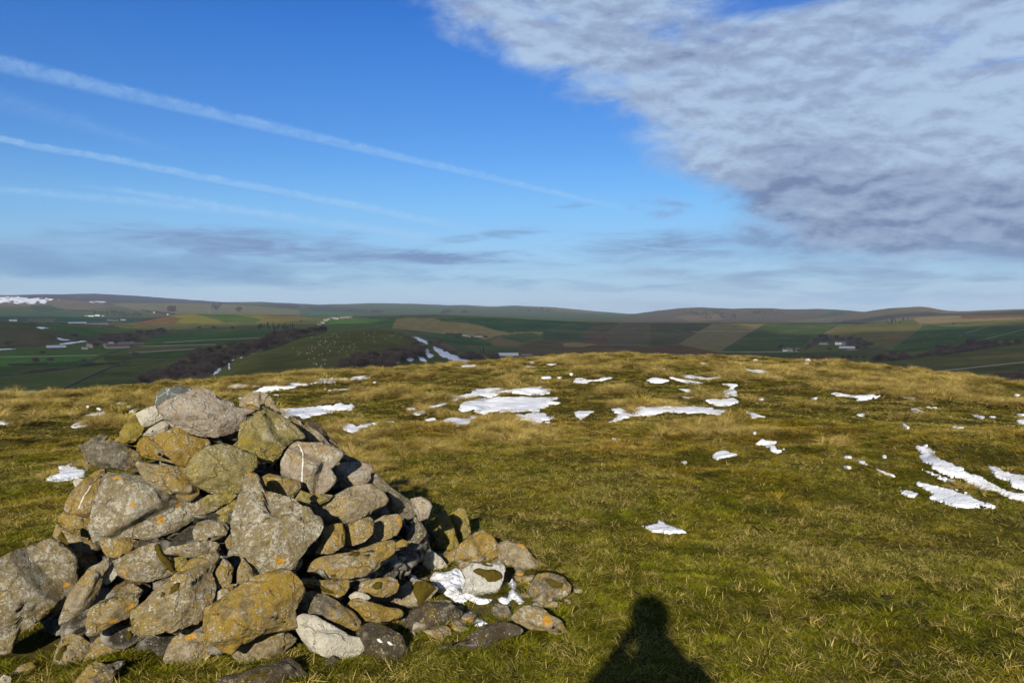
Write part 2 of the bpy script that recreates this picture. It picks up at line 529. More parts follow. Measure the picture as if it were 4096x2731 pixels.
def V1(*p): return [(x / 1.68, 1150 + y / 1.68) for x, y in p]
def V2(*p): return [(1200 + x / 1.68, 1150 + y / 1.68) for x, y in p]
def V3(*p): return [(2600 + x / 1.5722, 1150 + y / 1.5722) for x, y in p]
def DD(*p): return [(x * DK, y * DK) for x, y in p]


# ------------------------------------------------------------------ land colours (albedo of each field; far moor ridges carry haze blue)
G_DULL = (.078, .086, .028); G_GREEN = (.050, .095, .022); G_BRIGHT = (.055, .130, .024); G_DARK = (.022, .062, .016)
TAN = (.200, .150, .070); BROWN = (.130, .095, .045); BRACK = (.098, .052, .030); OLIVE = (.125, .115, .032)
MOOR = (.085, .060, .055); MOORT = (.16, .12, .065); SCRUB = (.045, .036, .024)
FIELDS = [
 # left valley
 (V1((0, 600), (480, 545), (800, 515), (400, 695), (0, 705)), (.060, .078, .026)),
 (V1((400, 695), (800, 515), (1240, 490), (1100, 700)), (.038, .060, .020)),
 (V1((0, 530), (540, 480), (700, 520), (480, 545), (0, 598)), (.030, .058, .017)),
 (V1((0, 467), (650, 456), (560, 490), (0, 532)), G_BRIGHT),
 (V1((0, 415), (860, 405), (660, 456), (0, 467)), G_GREEN),
 (V1((700, 460), (860, 440), (1320, 415), (1240, 492), (700, 505)), (.030, .058, .017)),
 (V1((880, 405), (1450, 385), (1350, 415), (860, 440)), (.075, .075, .035)),
 (V1((950, 390), (1100, 370), (1740, 342), (1600, 378), (1450, 385)), (.035, .066, .018)),
 (V1((880, 365), (1230, 296), (1700, 280), (1860, 285), (1740, 342), (1100, 370)), (.036, .075, .020)),
 (V1((0, 222), (240, 238), (880, 280), (880, 330), (600, 360), (0, 420)), (.062, .062, .028)),
 (V1((240, 238), (880, 280), (860, 300), (600, 325), (250, 262)), G_GREEN),
 (V1((20, 300), (200, 290), (480, 340), (150, 395)), (.070, .055, .032)),
 # middle hill left
 (V1((880, 260), (960, 215), (1130, 180), (1230, 205), (1180, 245), (980, 265)), BRACK),
 (V1((1120, 188), (1280, 170), (1700, 182), (1900, 190), (1780, 240), (1450, 240), (1230, 240), (1190, 230), (1230, 205)), OLIVE),
 (V1((1300, 172), (1500, 168), (1760, 215), (1700, 250), (1500, 230)), (.048, .080, .022)),
 (V1((900, 262), (1200, 240), (1450, 240), (1780, 245), (1720, 280), (1240, 292)), (.070, .070, .030)),
 (V1((1770, 190), (2140, 195), (1900, 235), (1770, 240)), BROWN),
 (V1((1850, 240), (2140, 200), (2130, 250), (1980, 270)), (.075, .085, .032)),
 (V1((2180, 215), (2352, 200), (2352, 285), (2150, 262)), G_GREEN),
 # sheep hill
 (DD((520, 870), (560, 838), (620, 806), (700, 784), (800, 762), (870, 754), (930, 764), (975, 790), (1090, 830), (850, 862)), (.070, .072, .026)),
 # flanks beyond, centre
 (V2((180, 245), (250, 215), (650, 205), (610, 270), (180, 262)), G_GREEN),
 (V2((610, 275), (650, 210), (900, 200), (960, 232), (1180, 245), (1330, 290), (1640, 295), (1600, 330), (1340, 320), (1250, 350), (1130, 320), (900, 305)), TAN),
 (V2((905, 215), (950, 195), (1480, 212), (1880, 228), (1640, 293), (1400, 300), (1300, 280), (1180, 245), (1000, 226)), G_DARK),
 (V2((700, 283), (900, 305), (1130, 320), (1270, 365), (1100, 400), (1000, 385), (860, 345)), (.030, .064, .022)),
 (V2((1000, 395), (1280, 370), (1500, 400), (1650, 410), (1400, 440), (1060, 430)), (.038, .060, .022)),
 (V2((1280, 365), (1340, 320), (1600, 335), (1450, 395), (1300, 390)), BROWN),
 (V2((1340, 320), (1560, 300), (1640, 330), (1500, 370), (1370, 345)), (.050, .070, .026)),
 (V2((1640, 293), (1880, 228), (1980, 240), (1900, 350), (1760, 380), (1620, 340)), (.032, .055, .022)),
 (V2((1450, 400), (1620, 345), (1900, 352), (2352, 400), (2352, 520), (1500, 460)), (.075, .052, .030)),
 (V2((1980, 235), (2170, 232), (2030, 330), (1900, 360), (1900, 330)), (.070, .050, .034)),
 (V2((2030, 310), (2130, 300), (2080, 350), (1940, 395), (1890, 375)), BRACK),
 (V2((1760, 375), (1850, 368), (2000, 380), (1900, 400), (1780, 395)), TAN),
 (V2((1700, 430), (1950, 400), (2352, 405), (2352, 430), (2000, 430), (1750, 445)), BRACK),
 (V2((2170, 232), (2352, 232), (2352, 400), (2000, 385), (2080, 340)), (.080, .064, .042)),
 # right flank (V3)
 (V3((0, 222), (390, 228), (180, 355), (0, 375)), (.055, .052, .028)),
 (V3((390, 226), (716, 230), (600, 300), (430, 408), (180, 357)), (.150, .118, .068)),
 (V3((0, 372), (180, 357), (420, 408), (400, 440), (0, 440)), (.090, .050, .036)),
 (V3((716, 230), (1090, 230), (1180, 245), (1000, 330), (940, 400), (430, 405), (620, 290)), (.040, .060, .022)),
 (V3((430, 405), (1000, 405), (1000, 470), (560, 450)), (.045, .060, .024)),
 (V3((1180, 246), (1710, 240), (1560, 355), (1420, 370), (1300, 310), (1100, 290)), (.105, .090, .034)),
 (V3((1500, 290), (1600, 300), (1540, 330), (1450, 325)), (.14, .08, .04)),
 (V3((1560, 355), (1720, 238), (2352, 245), (2352, 330), (1900, 380), (1530, 410), (1500, 395)), (.034, .066, .020)),
 (V3((1700, 232), (2352, 200), (2352, 246), (1760, 236)), (.085, .085, .030)),
 (V3((1000, 410), (1420, 375), (1540, 380), (1500, 430), (1000, 460)), (.055, .062, .026)),
 (V3((1150, 475), (2352, 350), (2352, 640), (1700, 560)), (.068, .070, .028)),
 (V3((1980, 440), (2352, 410), (2352, 440), (2050, 450)), (.12, .08, .045)),
 (V3((1550, 555), (2352, 475), (2352, 530), (1800, 560)), (.055, .058, .024)),
 (V3((2240, 600), (2352, 595), (2352, 660), (2300, 650)), (.036, .07, .02)),
 # distant slopes
 (V3((1650, 195), (1850, 145), (2352, 130), (2352, 200), (1700, 228)), (.19, .14, .085)),
 (V3((1950, 175), (2352, 165), (2352, 190), (1960, 195)), (.12, .065, .045)),
 (V3((860, 215), (1330, 150), (1700, 108), (1840, 145), (1640, 200), (1300, 225)), (.150, .115, .075)),
 (V3((-230, 230), (0, 150), (320, 115), (1300, 140), (1330, 152), (860, 216)), (.110, .082, .058)),
 (V3((1000, 190), (1140, 150), (1300, 160), (1100, 190)), (.05, .075, .04)),
 (V3((150, 180), (420, 170), (470, 200), (250, 215)), (.17, .12, .075)),
 (V1((0, 55), (110, 48), (640, 36), (1000, 55), (1500, 92), (1760, 92), (1500, 115), (1300, 105), (700, 95)), (.050, .036, .048)),  # purple-blue haze put into the moor ridge colour
 (V1((1700, 92), (1900, 102), (2352, 112), (2352, 165), (1900, 130)), (.050, .042, .055)),
 (V1((0, 70), (350, 75), (700, 95), (790, 130), (480, 150), (300, 125), (0, 130)), (.15, .11, .075)),
 (V1((730, 108), (1500, 108), (2000, 150), (2150, 185), (1200, 175), (950, 160)), (.15, .125, .065)),
 (V1((0, 150), (450, 165), (950, 200), (900, 240), (350, 240), (0, 220)), (.055, .092, .040)),
 (V1((180, 205), (370, 205), (360, 232), (200, 232)), (.15, .12, .07)),
 (V1((200, 120), (340, 118), (450, 160), (250, 160)), (.04, .07, .03)),
 (V2((0, 108), (500, 102), (1100, 118), (1300, 130), (1430, 118), (1700, 132), (2200, 190), (1900, 215), (0, 200)), (.070, .092, .045)),
 (V2((1090, 117), (1310, 128), (1240, 140)), (.17, .11, .075)),
 (V2((1500, 125), (1930, 152), (2050, 178), (1800, 165), (1560, 140)), (.17, .11, .07)),
 (V2((60, 165), (400, 170), (390, 185), (60, 185)), (.045, .12, .045)),
 (V2((0, 112), (250, 125), (500, 155), (430, 170), (100, 160)), (.060, .055, .052)),
]


def land_colour(P):
    """albedo of the land at world points"""
    px, py, dep = project(P)
    r = np.hypot(P[:, 0], P[:, 1])
    C = np.empty((len(P), 3)); C[:] = G_DULL
    wob = 6.0
    qx = px + fbm2(P[:, 0], P[:, 1], 60.0, 2, 5) * wob * 0.5
    qy = py + fbm2(P[:, 0], P[:, 1], 60.0, 2, 6) * 1.0
    qx = np.clip(qx, 12, W - 12)                         # the same land goes on beyond the picture
    far = (r > 90) & (dep > 10)
    for poly, c in FIELDS:
        m = far & pin(qx, qy, poly)
        C[m] = c
    # natural mottling: drier and rougher growth
    n1 = fbm2(P[:, 0], P[:, 1], 75.0, 4, 41, 0.6)
    n2 = fbm2(P[:, 0], P[:, 1], 260.0, 3, 44)
    n3 = fbm2(P[:, 0], P[:, 1], 22.0, 3, 47, 0.65)
    t = np.clip(0.10 + 0.35 * n1 + 0.2 * n2, 0, 0.55)[:, None]
    C = C * (1 - t) + np.array((.105, .088, .040)) * t
    C = C * (1 + 0.20 * n3 + 0.14 * n1)[:, None]
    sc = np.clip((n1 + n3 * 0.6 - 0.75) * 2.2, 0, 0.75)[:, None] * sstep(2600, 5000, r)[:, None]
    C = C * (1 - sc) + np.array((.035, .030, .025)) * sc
    # distance tints, then the mossy hilltop
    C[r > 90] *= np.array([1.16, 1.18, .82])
    C[r > 3700] *= np.array([.74, .80, 1.10])  # far hills tinted bluish, haze put into their colour
    near = (1 - sstep(60, 200, r))[:, None]
    turf = np.array((.055, .048, .012)) * (1 + 0.25 * fbm2(P[:, 0], P[:, 1], 0.8, 4, 51))[:, None]
    C = C * (1 - near) + turf * near
    return np.clip(C, .004, .9)


mat_land, nt, b = new_mat("land", 0.95)
b.inputs['Specular IOR Level'].default_value = 0.0
tcn = tex_obj(nt)
n1 = noise(nt, tcn, 0.9, 8, 0.7)
n2 = noise(nt, tcn, 9.0, 5, 0.65)
cc = mix(nt, 1.0, attr(nt, 'col'), mix(nt, (n1 * 0.6 + n2 * 0.4).step(0.3, 0.7), (.62, .62, .62), (1.35, 1.3, 1.25)), 'MULTIPLY')
nt.links.new(cc, b.inputs['Base Color'])
bump(nt, b, n2 + n1, 0.6, 0.03)

# ground sheets: polar rows, fine in front of the viewer
az_f = np.linspace(-36.5 * D2R, 36.5 * D2R, 1250)
az_b = np.linspace(36.5 * D2R, (360 - 36.5) * D2R, 150)[1:-1]
az_all = np.concatenate([az_f, az_b])


def rows_sheet(name, rs):
    A, R = np.meshgrid(az_all, rs, indexing='ij')
    A2 = np.where(A > math.pi, A - 2 * math.pi, A)
    X = R * np.sin(A2); Y = R * np.cos(A2)
    Z = height(X, Y)
    V = np.stack([X, Y, Z], -1).reshape(-1, 3)
    me = mesh_np(name, V, grid_faces(len(az_all), len(rs), wrap=True)[:, ::-1])
    set_col(me, 'col', land_colour(V))
    o = link(name, me, mat_land)
    tag(o, kind='structure')
    return o


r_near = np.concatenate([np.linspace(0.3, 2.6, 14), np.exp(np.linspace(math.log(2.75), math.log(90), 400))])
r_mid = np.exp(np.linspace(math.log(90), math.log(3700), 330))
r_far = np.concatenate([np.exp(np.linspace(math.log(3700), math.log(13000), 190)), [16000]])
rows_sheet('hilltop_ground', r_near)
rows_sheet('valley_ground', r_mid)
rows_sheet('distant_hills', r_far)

# ------------------------------------------------------------------ stones
def A_(*p): return [(x / 1.96, 1500 + y / 1.96) for x, y in p]
def B_(*p): return [(x / 1.96, 2000 + y / 1.96) for x, y in p]
def C_(*p): return [(1100 + x / 1.809, 1900 + y / 1.809) for x, y in p]
def T_(*p): return [(800 + x / 2.352, 1500 + y / 2.352) for x, y in p]
def S_(*p): return list(p)

CX, CY, CR, CH = -1.62, 4.72, 1.27, 1.20


def mound(x, y):
    rho = np.hypot(x - CX, y - CY) / CR
    return CH * np.clip(1 - rho, 0, 1) ** 0.85 - 0.03


def ico(level):
    import bmesh
    bm = bmesh.new(); bmesh.ops.create_icosphere(bm, subdivisions=level, radius=1.0)
    V = np.array([v.co[:] for v in bm.verts]); Fc = np.array([[v.index for v in f.verts] for f in bm.faces])
    bm.free(); return V, Fc

ICO = {k: ico(k) for k in (2, 3, 4, 5, 6)}


def stone_material(name, base, base2, ochre=0.5, och_col=(.185, .115, .007), speck=0.4, orange=0.1, moss=0.15, veins=False, crack=0.35, wash=0.5):
    m, nt, b = new_mat(name, 0.92)
    b.inputs['Specular IOR Level'].default_value = 0.2
    oi = nt.nodes.new('ShaderNodeObjectInfo'); ad = nt.nodes.new('ShaderNodeVectorMath'); ad.operation = 'ADD'
    rv = E(nt, oi.outputs['Random'])
    nt.links.new(tex_obj(nt), ad.inputs[0])
    nt.links.new(combine(nt, rv * 37.0, rv * 91.0, rv * 53.0), ad.inputs[1])
    v = ad.outputs[0]
    nb = noise(nt, v, 3.2, 6, 0.62, 0.4)
    nm = noise(nt, v, 11.0, 7, 0.66, 0.3)
    nf = noise(nt, v, 70.0, 5, 0.7)
    ng = noise(nt, v, 34.0, 6, 0.75, 0.2)
    c = mix(nt, (nm * 0.5 + ng * 0.5).step(0.38, 0.60), base2, base)
    geo = nt.nodes.new('ShaderNodeNewGeometry'); sxy = nt.nodes.new('ShaderNodeSeparateXYZ'); nt.links.new(geo.outputs['True Normal'], sxy.inputs[0])
    up = E(nt, sxy.outputs[2])
    # ochre lichen film
    mo = (nb * 0.45 + nm * 0.55 + (rv - 0.5) * 0.06).step(0.65 - 0.28 * ochre, 0.71 - 0.28 * ochre)
    c = mix(nt, mo * (ng.step(0.34, 0.56) * 0.7 + 0.3) * 0.9, c, mix(nt, ng, tuple(k * .75 for k in och_col), tuple(k * 1.6 for k in och_col)))
    # grey-white crust
    ms = (ng * 0.45 + nf * 0.20 + nm * 0.35).step(0.60 - 0.14 * speck, 0.645 - 0.13 * speck)
    c = mix(nt, ms * 0.75, c, mix(nt, nf, (.20, .19, .15), (.40, .39, .33)))
    # fine pale freckles and dark pinpricks
    n9 = noise(nt, v, 95.0, 3, 0.75)
    c = mix(nt, (n9 * 0.75 + nm * 0.25).step(0.57, 0.63) * (0.35 + speck * 0.65), c, (.50, .48, .40))
    n8 = noise(nt, v, 58.0, 4, 0.75, 0.5)
    c = mix(nt, (n8 * 0.8 + nb * 0.2).step(0.40, 0.31) * 0.75, c, (.035, .028, .014))
    # worn pale edges; concave creases darker
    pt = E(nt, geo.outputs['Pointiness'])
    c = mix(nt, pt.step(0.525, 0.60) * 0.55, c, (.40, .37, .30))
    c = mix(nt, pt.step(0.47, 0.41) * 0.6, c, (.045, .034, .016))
    # orange rosettes
    def vor(scale, vec=v, feat='F1'):
        n = nt.nodes.new('ShaderNodeTexVoronoi'); n.feature = feat; n.inputs['Scale'].default_value = scale
        nt.links.new(vec, n.inputs['Vector']); return n
    wv = nt.nodes.new('ShaderNodeVectorMath'); wv.operation = 'ADD'; nt.links.new(v, wv.inputs[0])
    wn = nt.nodes.new('ShaderNodeTexNoise'); wn.inputs['Scale'].default_value = 20; wn.inputs['Detail'].default_value = 4
    nt.links.new(v, wn.inputs['Vector'])
    sc = nt.nodes.new('ShaderNodeVectorMath'); sc.operation = 'SCALE'; sc.inputs[3].default_value = 0.07
    nt.links.new(wn.outputs['Color'], sc.inputs[0]); nt.links.new(sc.outputs[0], wv.inputs[1])
    vo = vor(11.0, wv.outputs[0])
    sp = nt.nodes.new('ShaderNodeSeparateColor'); nt.links.new(vo.outputs['Color'], sp.inputs[0])
    pick = E(nt, sp.outputs[0]).step(1.0 - orange * 0.8, 1.001 - orange * 0.8)
    size = E(nt, sp.outputs[1]) * 0.26 + 0.10
    spot = (size - E(nt, vo.outputs['Distance']) + (nf - 0.5) * 0.1).step(0.0, 0.05) * pick
    c = mix(nt, spot * 0.95, c, mix(nt, nf, (.45, .19, .02), (.36, .22, .03)))
    # dark damp moss in hollows and on ledges
    mm = (noise(nt, v, 9.0, 8, 0.72, 0.5) + up * 0.07).step(0.72 - 0.24 * moss, 0.76 - 0.24 * moss)
    c = mix(nt, mm * 0.85, c, mix(nt, nf, (.035, .026, .008), (.075, .055, .012)))
    # pits
    vp = vor(46.0)
    pit = (0.20 - E(nt, vp.outputs['Distance'])).step(0.0, 0.06) * nm.step(0.5, 0.6)
    c = mix(nt, pit * 0.7, c, (.05, .04, .025))
    # cracks
    ve = vor(3.4, wv.outputs[0], 'DISTANCE_TO_EDGE')
    cr = (0.018 - E(nt, ve.outputs['Distance'])).step(0.0, 0.014) * nm.step(0.40, 0.55) * crack
    c = mix(nt, cr, c, (.025, .020, .012))
    if veins:
        v2 = vor(13.0, wv.outputs[0], 'DISTANCE_TO_EDGE')
        ln = (0.034 - E(nt, v2.outputs['Distance'])).step(0.0, 0.02) * nm.step(0.38, 0.55)
        c = mix(nt, ln * 0.85, c, (.46, .47, .42))
    nt.links.new(c, b.inputs['Base Color'])
    bump(nt, b, nf * 0.4 + ng * 1.0 + nm * 1.2 - pit * 0.6 - cr * 1.4 + ms * 0.15, 0.9, 0.018)
    return m


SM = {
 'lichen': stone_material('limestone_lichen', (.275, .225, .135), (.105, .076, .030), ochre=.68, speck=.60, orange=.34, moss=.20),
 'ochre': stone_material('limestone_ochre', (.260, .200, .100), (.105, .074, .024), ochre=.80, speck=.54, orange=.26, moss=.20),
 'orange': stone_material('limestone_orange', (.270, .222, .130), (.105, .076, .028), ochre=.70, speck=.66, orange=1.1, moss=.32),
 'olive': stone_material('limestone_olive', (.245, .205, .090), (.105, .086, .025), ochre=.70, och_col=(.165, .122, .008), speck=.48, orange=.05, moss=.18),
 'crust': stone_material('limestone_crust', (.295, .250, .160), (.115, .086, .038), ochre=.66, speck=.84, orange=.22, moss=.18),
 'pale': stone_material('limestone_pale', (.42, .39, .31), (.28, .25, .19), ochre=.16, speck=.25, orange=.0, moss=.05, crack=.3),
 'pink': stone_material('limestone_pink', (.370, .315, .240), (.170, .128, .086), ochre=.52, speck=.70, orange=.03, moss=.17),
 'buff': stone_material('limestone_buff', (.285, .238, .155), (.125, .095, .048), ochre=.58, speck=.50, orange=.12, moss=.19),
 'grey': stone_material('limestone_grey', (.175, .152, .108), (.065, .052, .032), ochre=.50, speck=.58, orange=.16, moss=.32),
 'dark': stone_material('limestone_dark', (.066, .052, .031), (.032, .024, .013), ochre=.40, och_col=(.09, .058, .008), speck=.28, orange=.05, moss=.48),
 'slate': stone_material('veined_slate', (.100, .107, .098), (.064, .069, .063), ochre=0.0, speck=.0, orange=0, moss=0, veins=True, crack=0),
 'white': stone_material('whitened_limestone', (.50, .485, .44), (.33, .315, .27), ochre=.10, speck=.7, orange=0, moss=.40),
 'hidden': stone_material('shaded_rubble', (.045, .038, .025), (.025, .020, .012), ochre=.3, och_col=(.04, .03, .008), speck=.1, orange=0, moss=.3),  # colour darkened to stand in for shade deep in the gaps
}

STONES = []      # filled below: (polygon, material, label, options)


def ST(poly, mat, label, **k): STONES.append((poly, mat, label, k))


ST(A_((1255,235),(1330,180),(1480,130),(1560,100),(1640,120),(1720,190),(1815,215),(1830,255),(1950,270),(2010,290),(1905,340),(1885,440),(1760,475),(1650,490),(1560,470),(1450,440),(1370,400),(1330,350),(1290,290)), 'pink', 'large pale pinkish stone lying across the very top of the cairn', planes=((-.35, -.60, .70, .50), (.10, .60, .75, .42)), dz=.10, t=.75)
ST(A_((1228,200),(1250,140),(1300,105),(1390,88),(1470,100),(1500,130),(1480,200),(1400,300),(1330,345),(1275,330),(1240,280)), 'slate', 'smooth dark grey boulder with thin white veins behind the pale top stone', dz=-.16, t=.7, smooth=1)
ST(A_((1072,295),(1150,260),(1228,235),(1260,290),(1290,345),(1200,385),(1130,410),(1095,350)), 'pale', 'pale wedge of stone left of the dark grey veined boulder', dz=-.05)
ST(A_((1125,465),(1180,410),(1260,365),(1330,350),(1345,395),(1300,445),(1220,475)), 'pale', 'small pale speckled stone tucked under the left end of the top stone')
ST(A_((945,515),(950,440),(990,380),(1060,370),(1095,360),(1140,420),(1110,480),(1060,520),(1000,535)), 'olive', 'olive stone with a bright yellow lichen patch on the upper left shoulder', dz=-.06)
ST(A_((700,580),(740,520),(830,505),(930,525),(1000,570),(1080,630),(1100,680),(1095,770),(1010,770),(900,735),(820,720),(750,700),(705,650)), 'grey', 'rough grey lumpy stone on the upper left shoulder of the cairn', dz=.04)
ST(A_((635,555),(700,510),(780,465),(850,490),(800,540),(760,640),(740,700),(690,750),(655,700),(665,620)), 'grey', 'dark craggy stone at the left edge behind the rough grey stone', dz=-.08)
ST(A_((1095,520),(1150,480),(1260,560),(1330,640),(1395,715),(1280,680),(1220,665),(1130,635),(1085,590)), 'ochre', 'thin brown flake leaning between the grey stone and the flat ochre slab', dz=.08, t=.5)
ST(A_((1170,480),(1300,440),(1400,405),(1500,480),(1620,510),(1640,560),(1560,650),(1480,690),(1430,725),(1390,710),(1320,620),(1250,540)), 'ochre', 'flat ochre slab just below the pale top stone', planes=((.10, .60, .78, .42), (.0, -.45, .88, .5)))
ST(A_((850,520),(940,480),(1060,500),(1100,540),(1090,620),(1020,590),(930,540)), 'ochre', 'brown mossy stone wedged behind the rough grey shoulder stone', dz=-.12)
ST(A_((1475,720),(1540,620),(1640,555),(1750,538),(1850,570),(1900,610),(1995,640),(2000,730),(1950,790),(1920,870),(1850,930),(1750,940),(1640,905),(1560,850),(1510,800)), 'olive', 'big rounded olive-yellow boulder in the middle of the upper cairn', dz=.10, t=.8, smooth=1)
ST(A_((1085,680),(1110,655),(1240,690),(1380,720),(1470,740),(1500,810),(1550,890),(1545,950),(1460,1005),(1380,960),(1280,900),(1170,830),(1120,760)), 'lichen', 'long ochre-spotted stone slanting down left of the round olive boulder', planes=((.45, .55, .68, .48), (-.2, -.3, .93, .55)), dz=.12)
ST(A_((745,755),(820,745),(825,800),(815,880),(775,960),(770,1080),(740,1145),(650,1100),(580,1070),(525,1045),(530,980),(590,890),(660,820)), 'lichen', 'upright lichened slab with a white streak on the left side', dz=.02, streak=A_((715,865),(690,905),(660,945),(635,1000),(615,1050)))
ST(A_((575,830),(600,805),(665,822),(650,880),(600,893)), 'pale', 'tiny pale chip peeping out behind the white-streaked slab', dz=-.10)
ST(A_((835,790),(890,740),(1000,760),(1130,800),(1180,840),(1290,910),(1380,970),(1500,975),(1640,1010),(1700,1060),(1690,1110),(1500,1170),(1350,1250),(1200,1285),(1000,1285),(860,1260),(780,1270),(750,1160),(770,1060),(790,950),(820,880)), 'crust', 'huge pitted block with a dark overhanging underside, left of centre', planes=((.30, -.80, .45, .38), (-.25, .25, .93, .50)), dz=.06, t=.7)
ST(A_((500,1070),(540,1050),(640,1080),(760,1150),(800,1270),(710,1310),(600,1270),(520,1190),(480,1130)), 'ochre', 'smooth brown stone below the white-streaked slab', dz=-.03)
ST(A_((440,1250),(470,1140),(520,1190),(640,1270),(740,1300),(790,1290),(790,1350),(740,1410),(720,1460),(640,1440),(540,1370),(500,1300)), 'buff', 'buff stone with a dark mossy crack above the orange-ringed stone', dz=.03)
ST(B_((345,450),(370,340),(430,305),(480,320),(560,380),(640,440),(730,460),(735,510),(700,560),(650,620),(600,660),(560,640),(480,560),(400,500)), 'lichen', 'grey-brown stone with one round orange lichen ring, left flank')
ST(B_((-90,700),(0,640),(50,590),(170,550),(330,500),(390,490),(440,530),(500,600),(560,670),(570,740),(560,800),(575,960),(520,1020),(470,1050),(370,1060),(240,1140),(140,1190),(120,1310),(0,1300),(-100,1250)), 'crust', 'huge cracked boulder at the bottom left edge of the picture', planes=((.60, .45, .66, .42), (-.25, -.15, .95, .55)), dz=.10, t=.7, g=1, lift=.10)
ST(B_((480,920),(490,860),(540,740),(600,660),(690,540),(780,500),(820,468),(850,490),(850,560),(800,640),(770,720),(700,830),(600,900),(490,945)), 'buff', 'narrow curved stone leaning right of the huge cracked boulder', planes=((-.55, .20, .80, .45), (.60, -.35, .70, .45)), dz=.16, t=.6)
ST(B_((800,610),(830,560),(900,462),(918,490),(920,590),(880,630),(840,655)), 'pale', 'small pale pointed splinter in the lower left gap', dz=.05)
ST(B_((790,295),(850,285),(1000,300),(1060,330),(1080,380),(1000,420),(900,445),(850,430),(820,380)), 'buff', 'flattish stone with a yellow spot under the huge pitted block')
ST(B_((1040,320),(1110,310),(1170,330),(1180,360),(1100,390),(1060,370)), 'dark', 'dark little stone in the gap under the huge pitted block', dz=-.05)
ST(B_((905,445),(1000,410),(1100,370),(1190,345),(1240,330),(1290,420),(1340,500),(1360,590),(1280,620),(1150,635),(1040,610),(960,570),(930,500)), 'crust', 'whitish crusted stone with a mossy right shoulder', dz=.05)
ST(B_((1520,230),(1560,165),(1640,155),(1750,180),(1788,230),(1760,290),(1680,315),(1580,320),(1530,290)), 'crust', 'small rounded stone left of the big upright slab', smooth=1)
ST(B_((1300,385),(1340,340),(1500,335),(1640,325),(1700,350),(1715,400),(1690,440),(1560,450),(1480,445),(1400,420),(1320,410)), 'crust', 'flat long stone with white crust below the small rounded stone', dz=.03)
ST(B_((1350,450),(1440,440),(1475,500),(1420,560),(1360,530)), 'olive', 'greenish little stone above the orange-spotted boulder', dz=-.05)
ST(B_((1060,800),(1160,750),(1220,690),(1290,640),(1400,560),(1480,480),(1560,455),(1700,450),(1720,500),(1650,620),(1680,720),(1660,790),(1600,900),(1540,975),(1440,990),(1390,1040),(1310,1000),(1200,1020),(1130,1020),(1080,950),(1060,870)), 'orange', 'large boulder with bright orange lichen spots and dark holes', planes=((-.45, .35, .80, .55), (.35, -.45, .80, .55)), dz=.10, t=.75)
ST(B_((1700,460),(1780,470),(1830,540),(1810,640),(1760,690),(1700,700),(1665,630),(1690,560)), 'orange', 'orange-speckled lobe right of the orange-spotted boulder', dz=.03)
ST(B_((700,900),(720,820),(790,780),(880,760),(960,690),(1030,680),(1110,750),(1070,800),(1060,870),(1050,920),(900,960),(830,1000),(760,1035),(695,1010)), 'orange', 'yellow-brown stone with a thin crack, left of the orange-spotted boulder', dz=.06)
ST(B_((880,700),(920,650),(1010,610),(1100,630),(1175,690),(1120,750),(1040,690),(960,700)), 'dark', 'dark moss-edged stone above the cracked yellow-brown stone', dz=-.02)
ST(B_((670,1230),(700,1160),(780,1050),(850,980),(960,930),(1040,915),(1110,960),(1120,1050),(1060,1110),(960,1180),(860,1190),(780,1220),(700,1270)), 'lichen', 'ridged stone with moss bands at the foot of the cairn', dz=.05, g=1)
ST(B_((430,1240),(470,1120),(510,1050),(570,1050),(640,1090),(700,1150),(680,1230),(640,1320),(560,1320),(490,1280)), 'buff', 'rounded stone with a bare cream patch beside the bottom left boulder', g=1)
ST(B_((80,1345),(160,1290),(240,1275),(280,1330),(210,1370)), 'ochre', 'low brown stone in the grass under the huge cracked boulder', g=1)
ST(B_((550,1440),(620,1370),(700,1290),(760,1258),(830,1310),(920,1290),(975,1300),(930,1370),(880,1420),(860,1490),(600,1490)), 'grey', 'jagged grey rock with moss in the bottom left foreground grass', g=1)
ST(B_((-20,1410),(30,1368),(78,1400),(80,1450),(-10,1470)), 'pale', 'pale stone tip in the bottom left corner', g=1)
ST(B_((1300,1200),(1340,1100),(1390,1050),(1450,995),(1540,1010),(1620,1060),(1700,1130),(1720,1190),(1640,1220),(1560,1330),(1450,1320),(1370,1270),(1310,1240)), 'buff', 'rough crumbly stone at the front foot below the orange-spotted boulder', g=1, rough=1.6)
ST(B_((1625,830),(1640,790),(1760,740),(1880,670),(1990,610),(2100,580),(2200,558),(2280,600),(2340,670),(2380,750),(2350,830),(2300,900),(2335,1040),(2200,1040),(2040,1050),(1900,1110),(1840,1170),(1760,1130),(1700,1080),(1650,1020),(1620,940)), 'ochre', 'huge rounded ochre and white boulder at the front, under the upright slab', dz=.14, t=.7, planes=((-.35, .55, .75, .5), (.5, -.35, .8, .55)))
ST(B_((1670,800),(1700,720),(1780,660),(1870,670),(1800,740),(1700,800)), 'orange', 'thin orange stone edge on top of the huge front boulder', dz=.02)
ST(S_((983,1900),(1004,1891),(1038,1892),(1051,1908),(1055,1934),(1064,1951),(1076,1968),(1123,1985),(1170,2002),(1195,2027),(1229,2040),(1246,2065),(1276,2082),(1285,2112),(1272,2150),(1258,2168),(1211,2210),(1188,2237),(1172,2276),(1133,2281),(1111,2270),(1051,2306),(1015,2301),(985,2245),(959,2186),(936,2112),(936,2076),(949,2020),(969,1959)), 'crust', 'tall upright slab with whitish crust in the centre of the cairn', dz=.12, t=.42, flat=1)
ST(B_((1855,645),(1865,540),(1905,440),(1945,500),(2010,600),(1970,630),(1900,650)), 'orange', 'orange-dotted wedge under the lower left of the upright slab', dz=.03)
ST(A_((1700,1060),(1760,1030),(1870,965),(1860,1010),(1840,1060),(1760,1095),(1710,1080)), 'olive', 'small tan stone squeezed left of the upright slab')
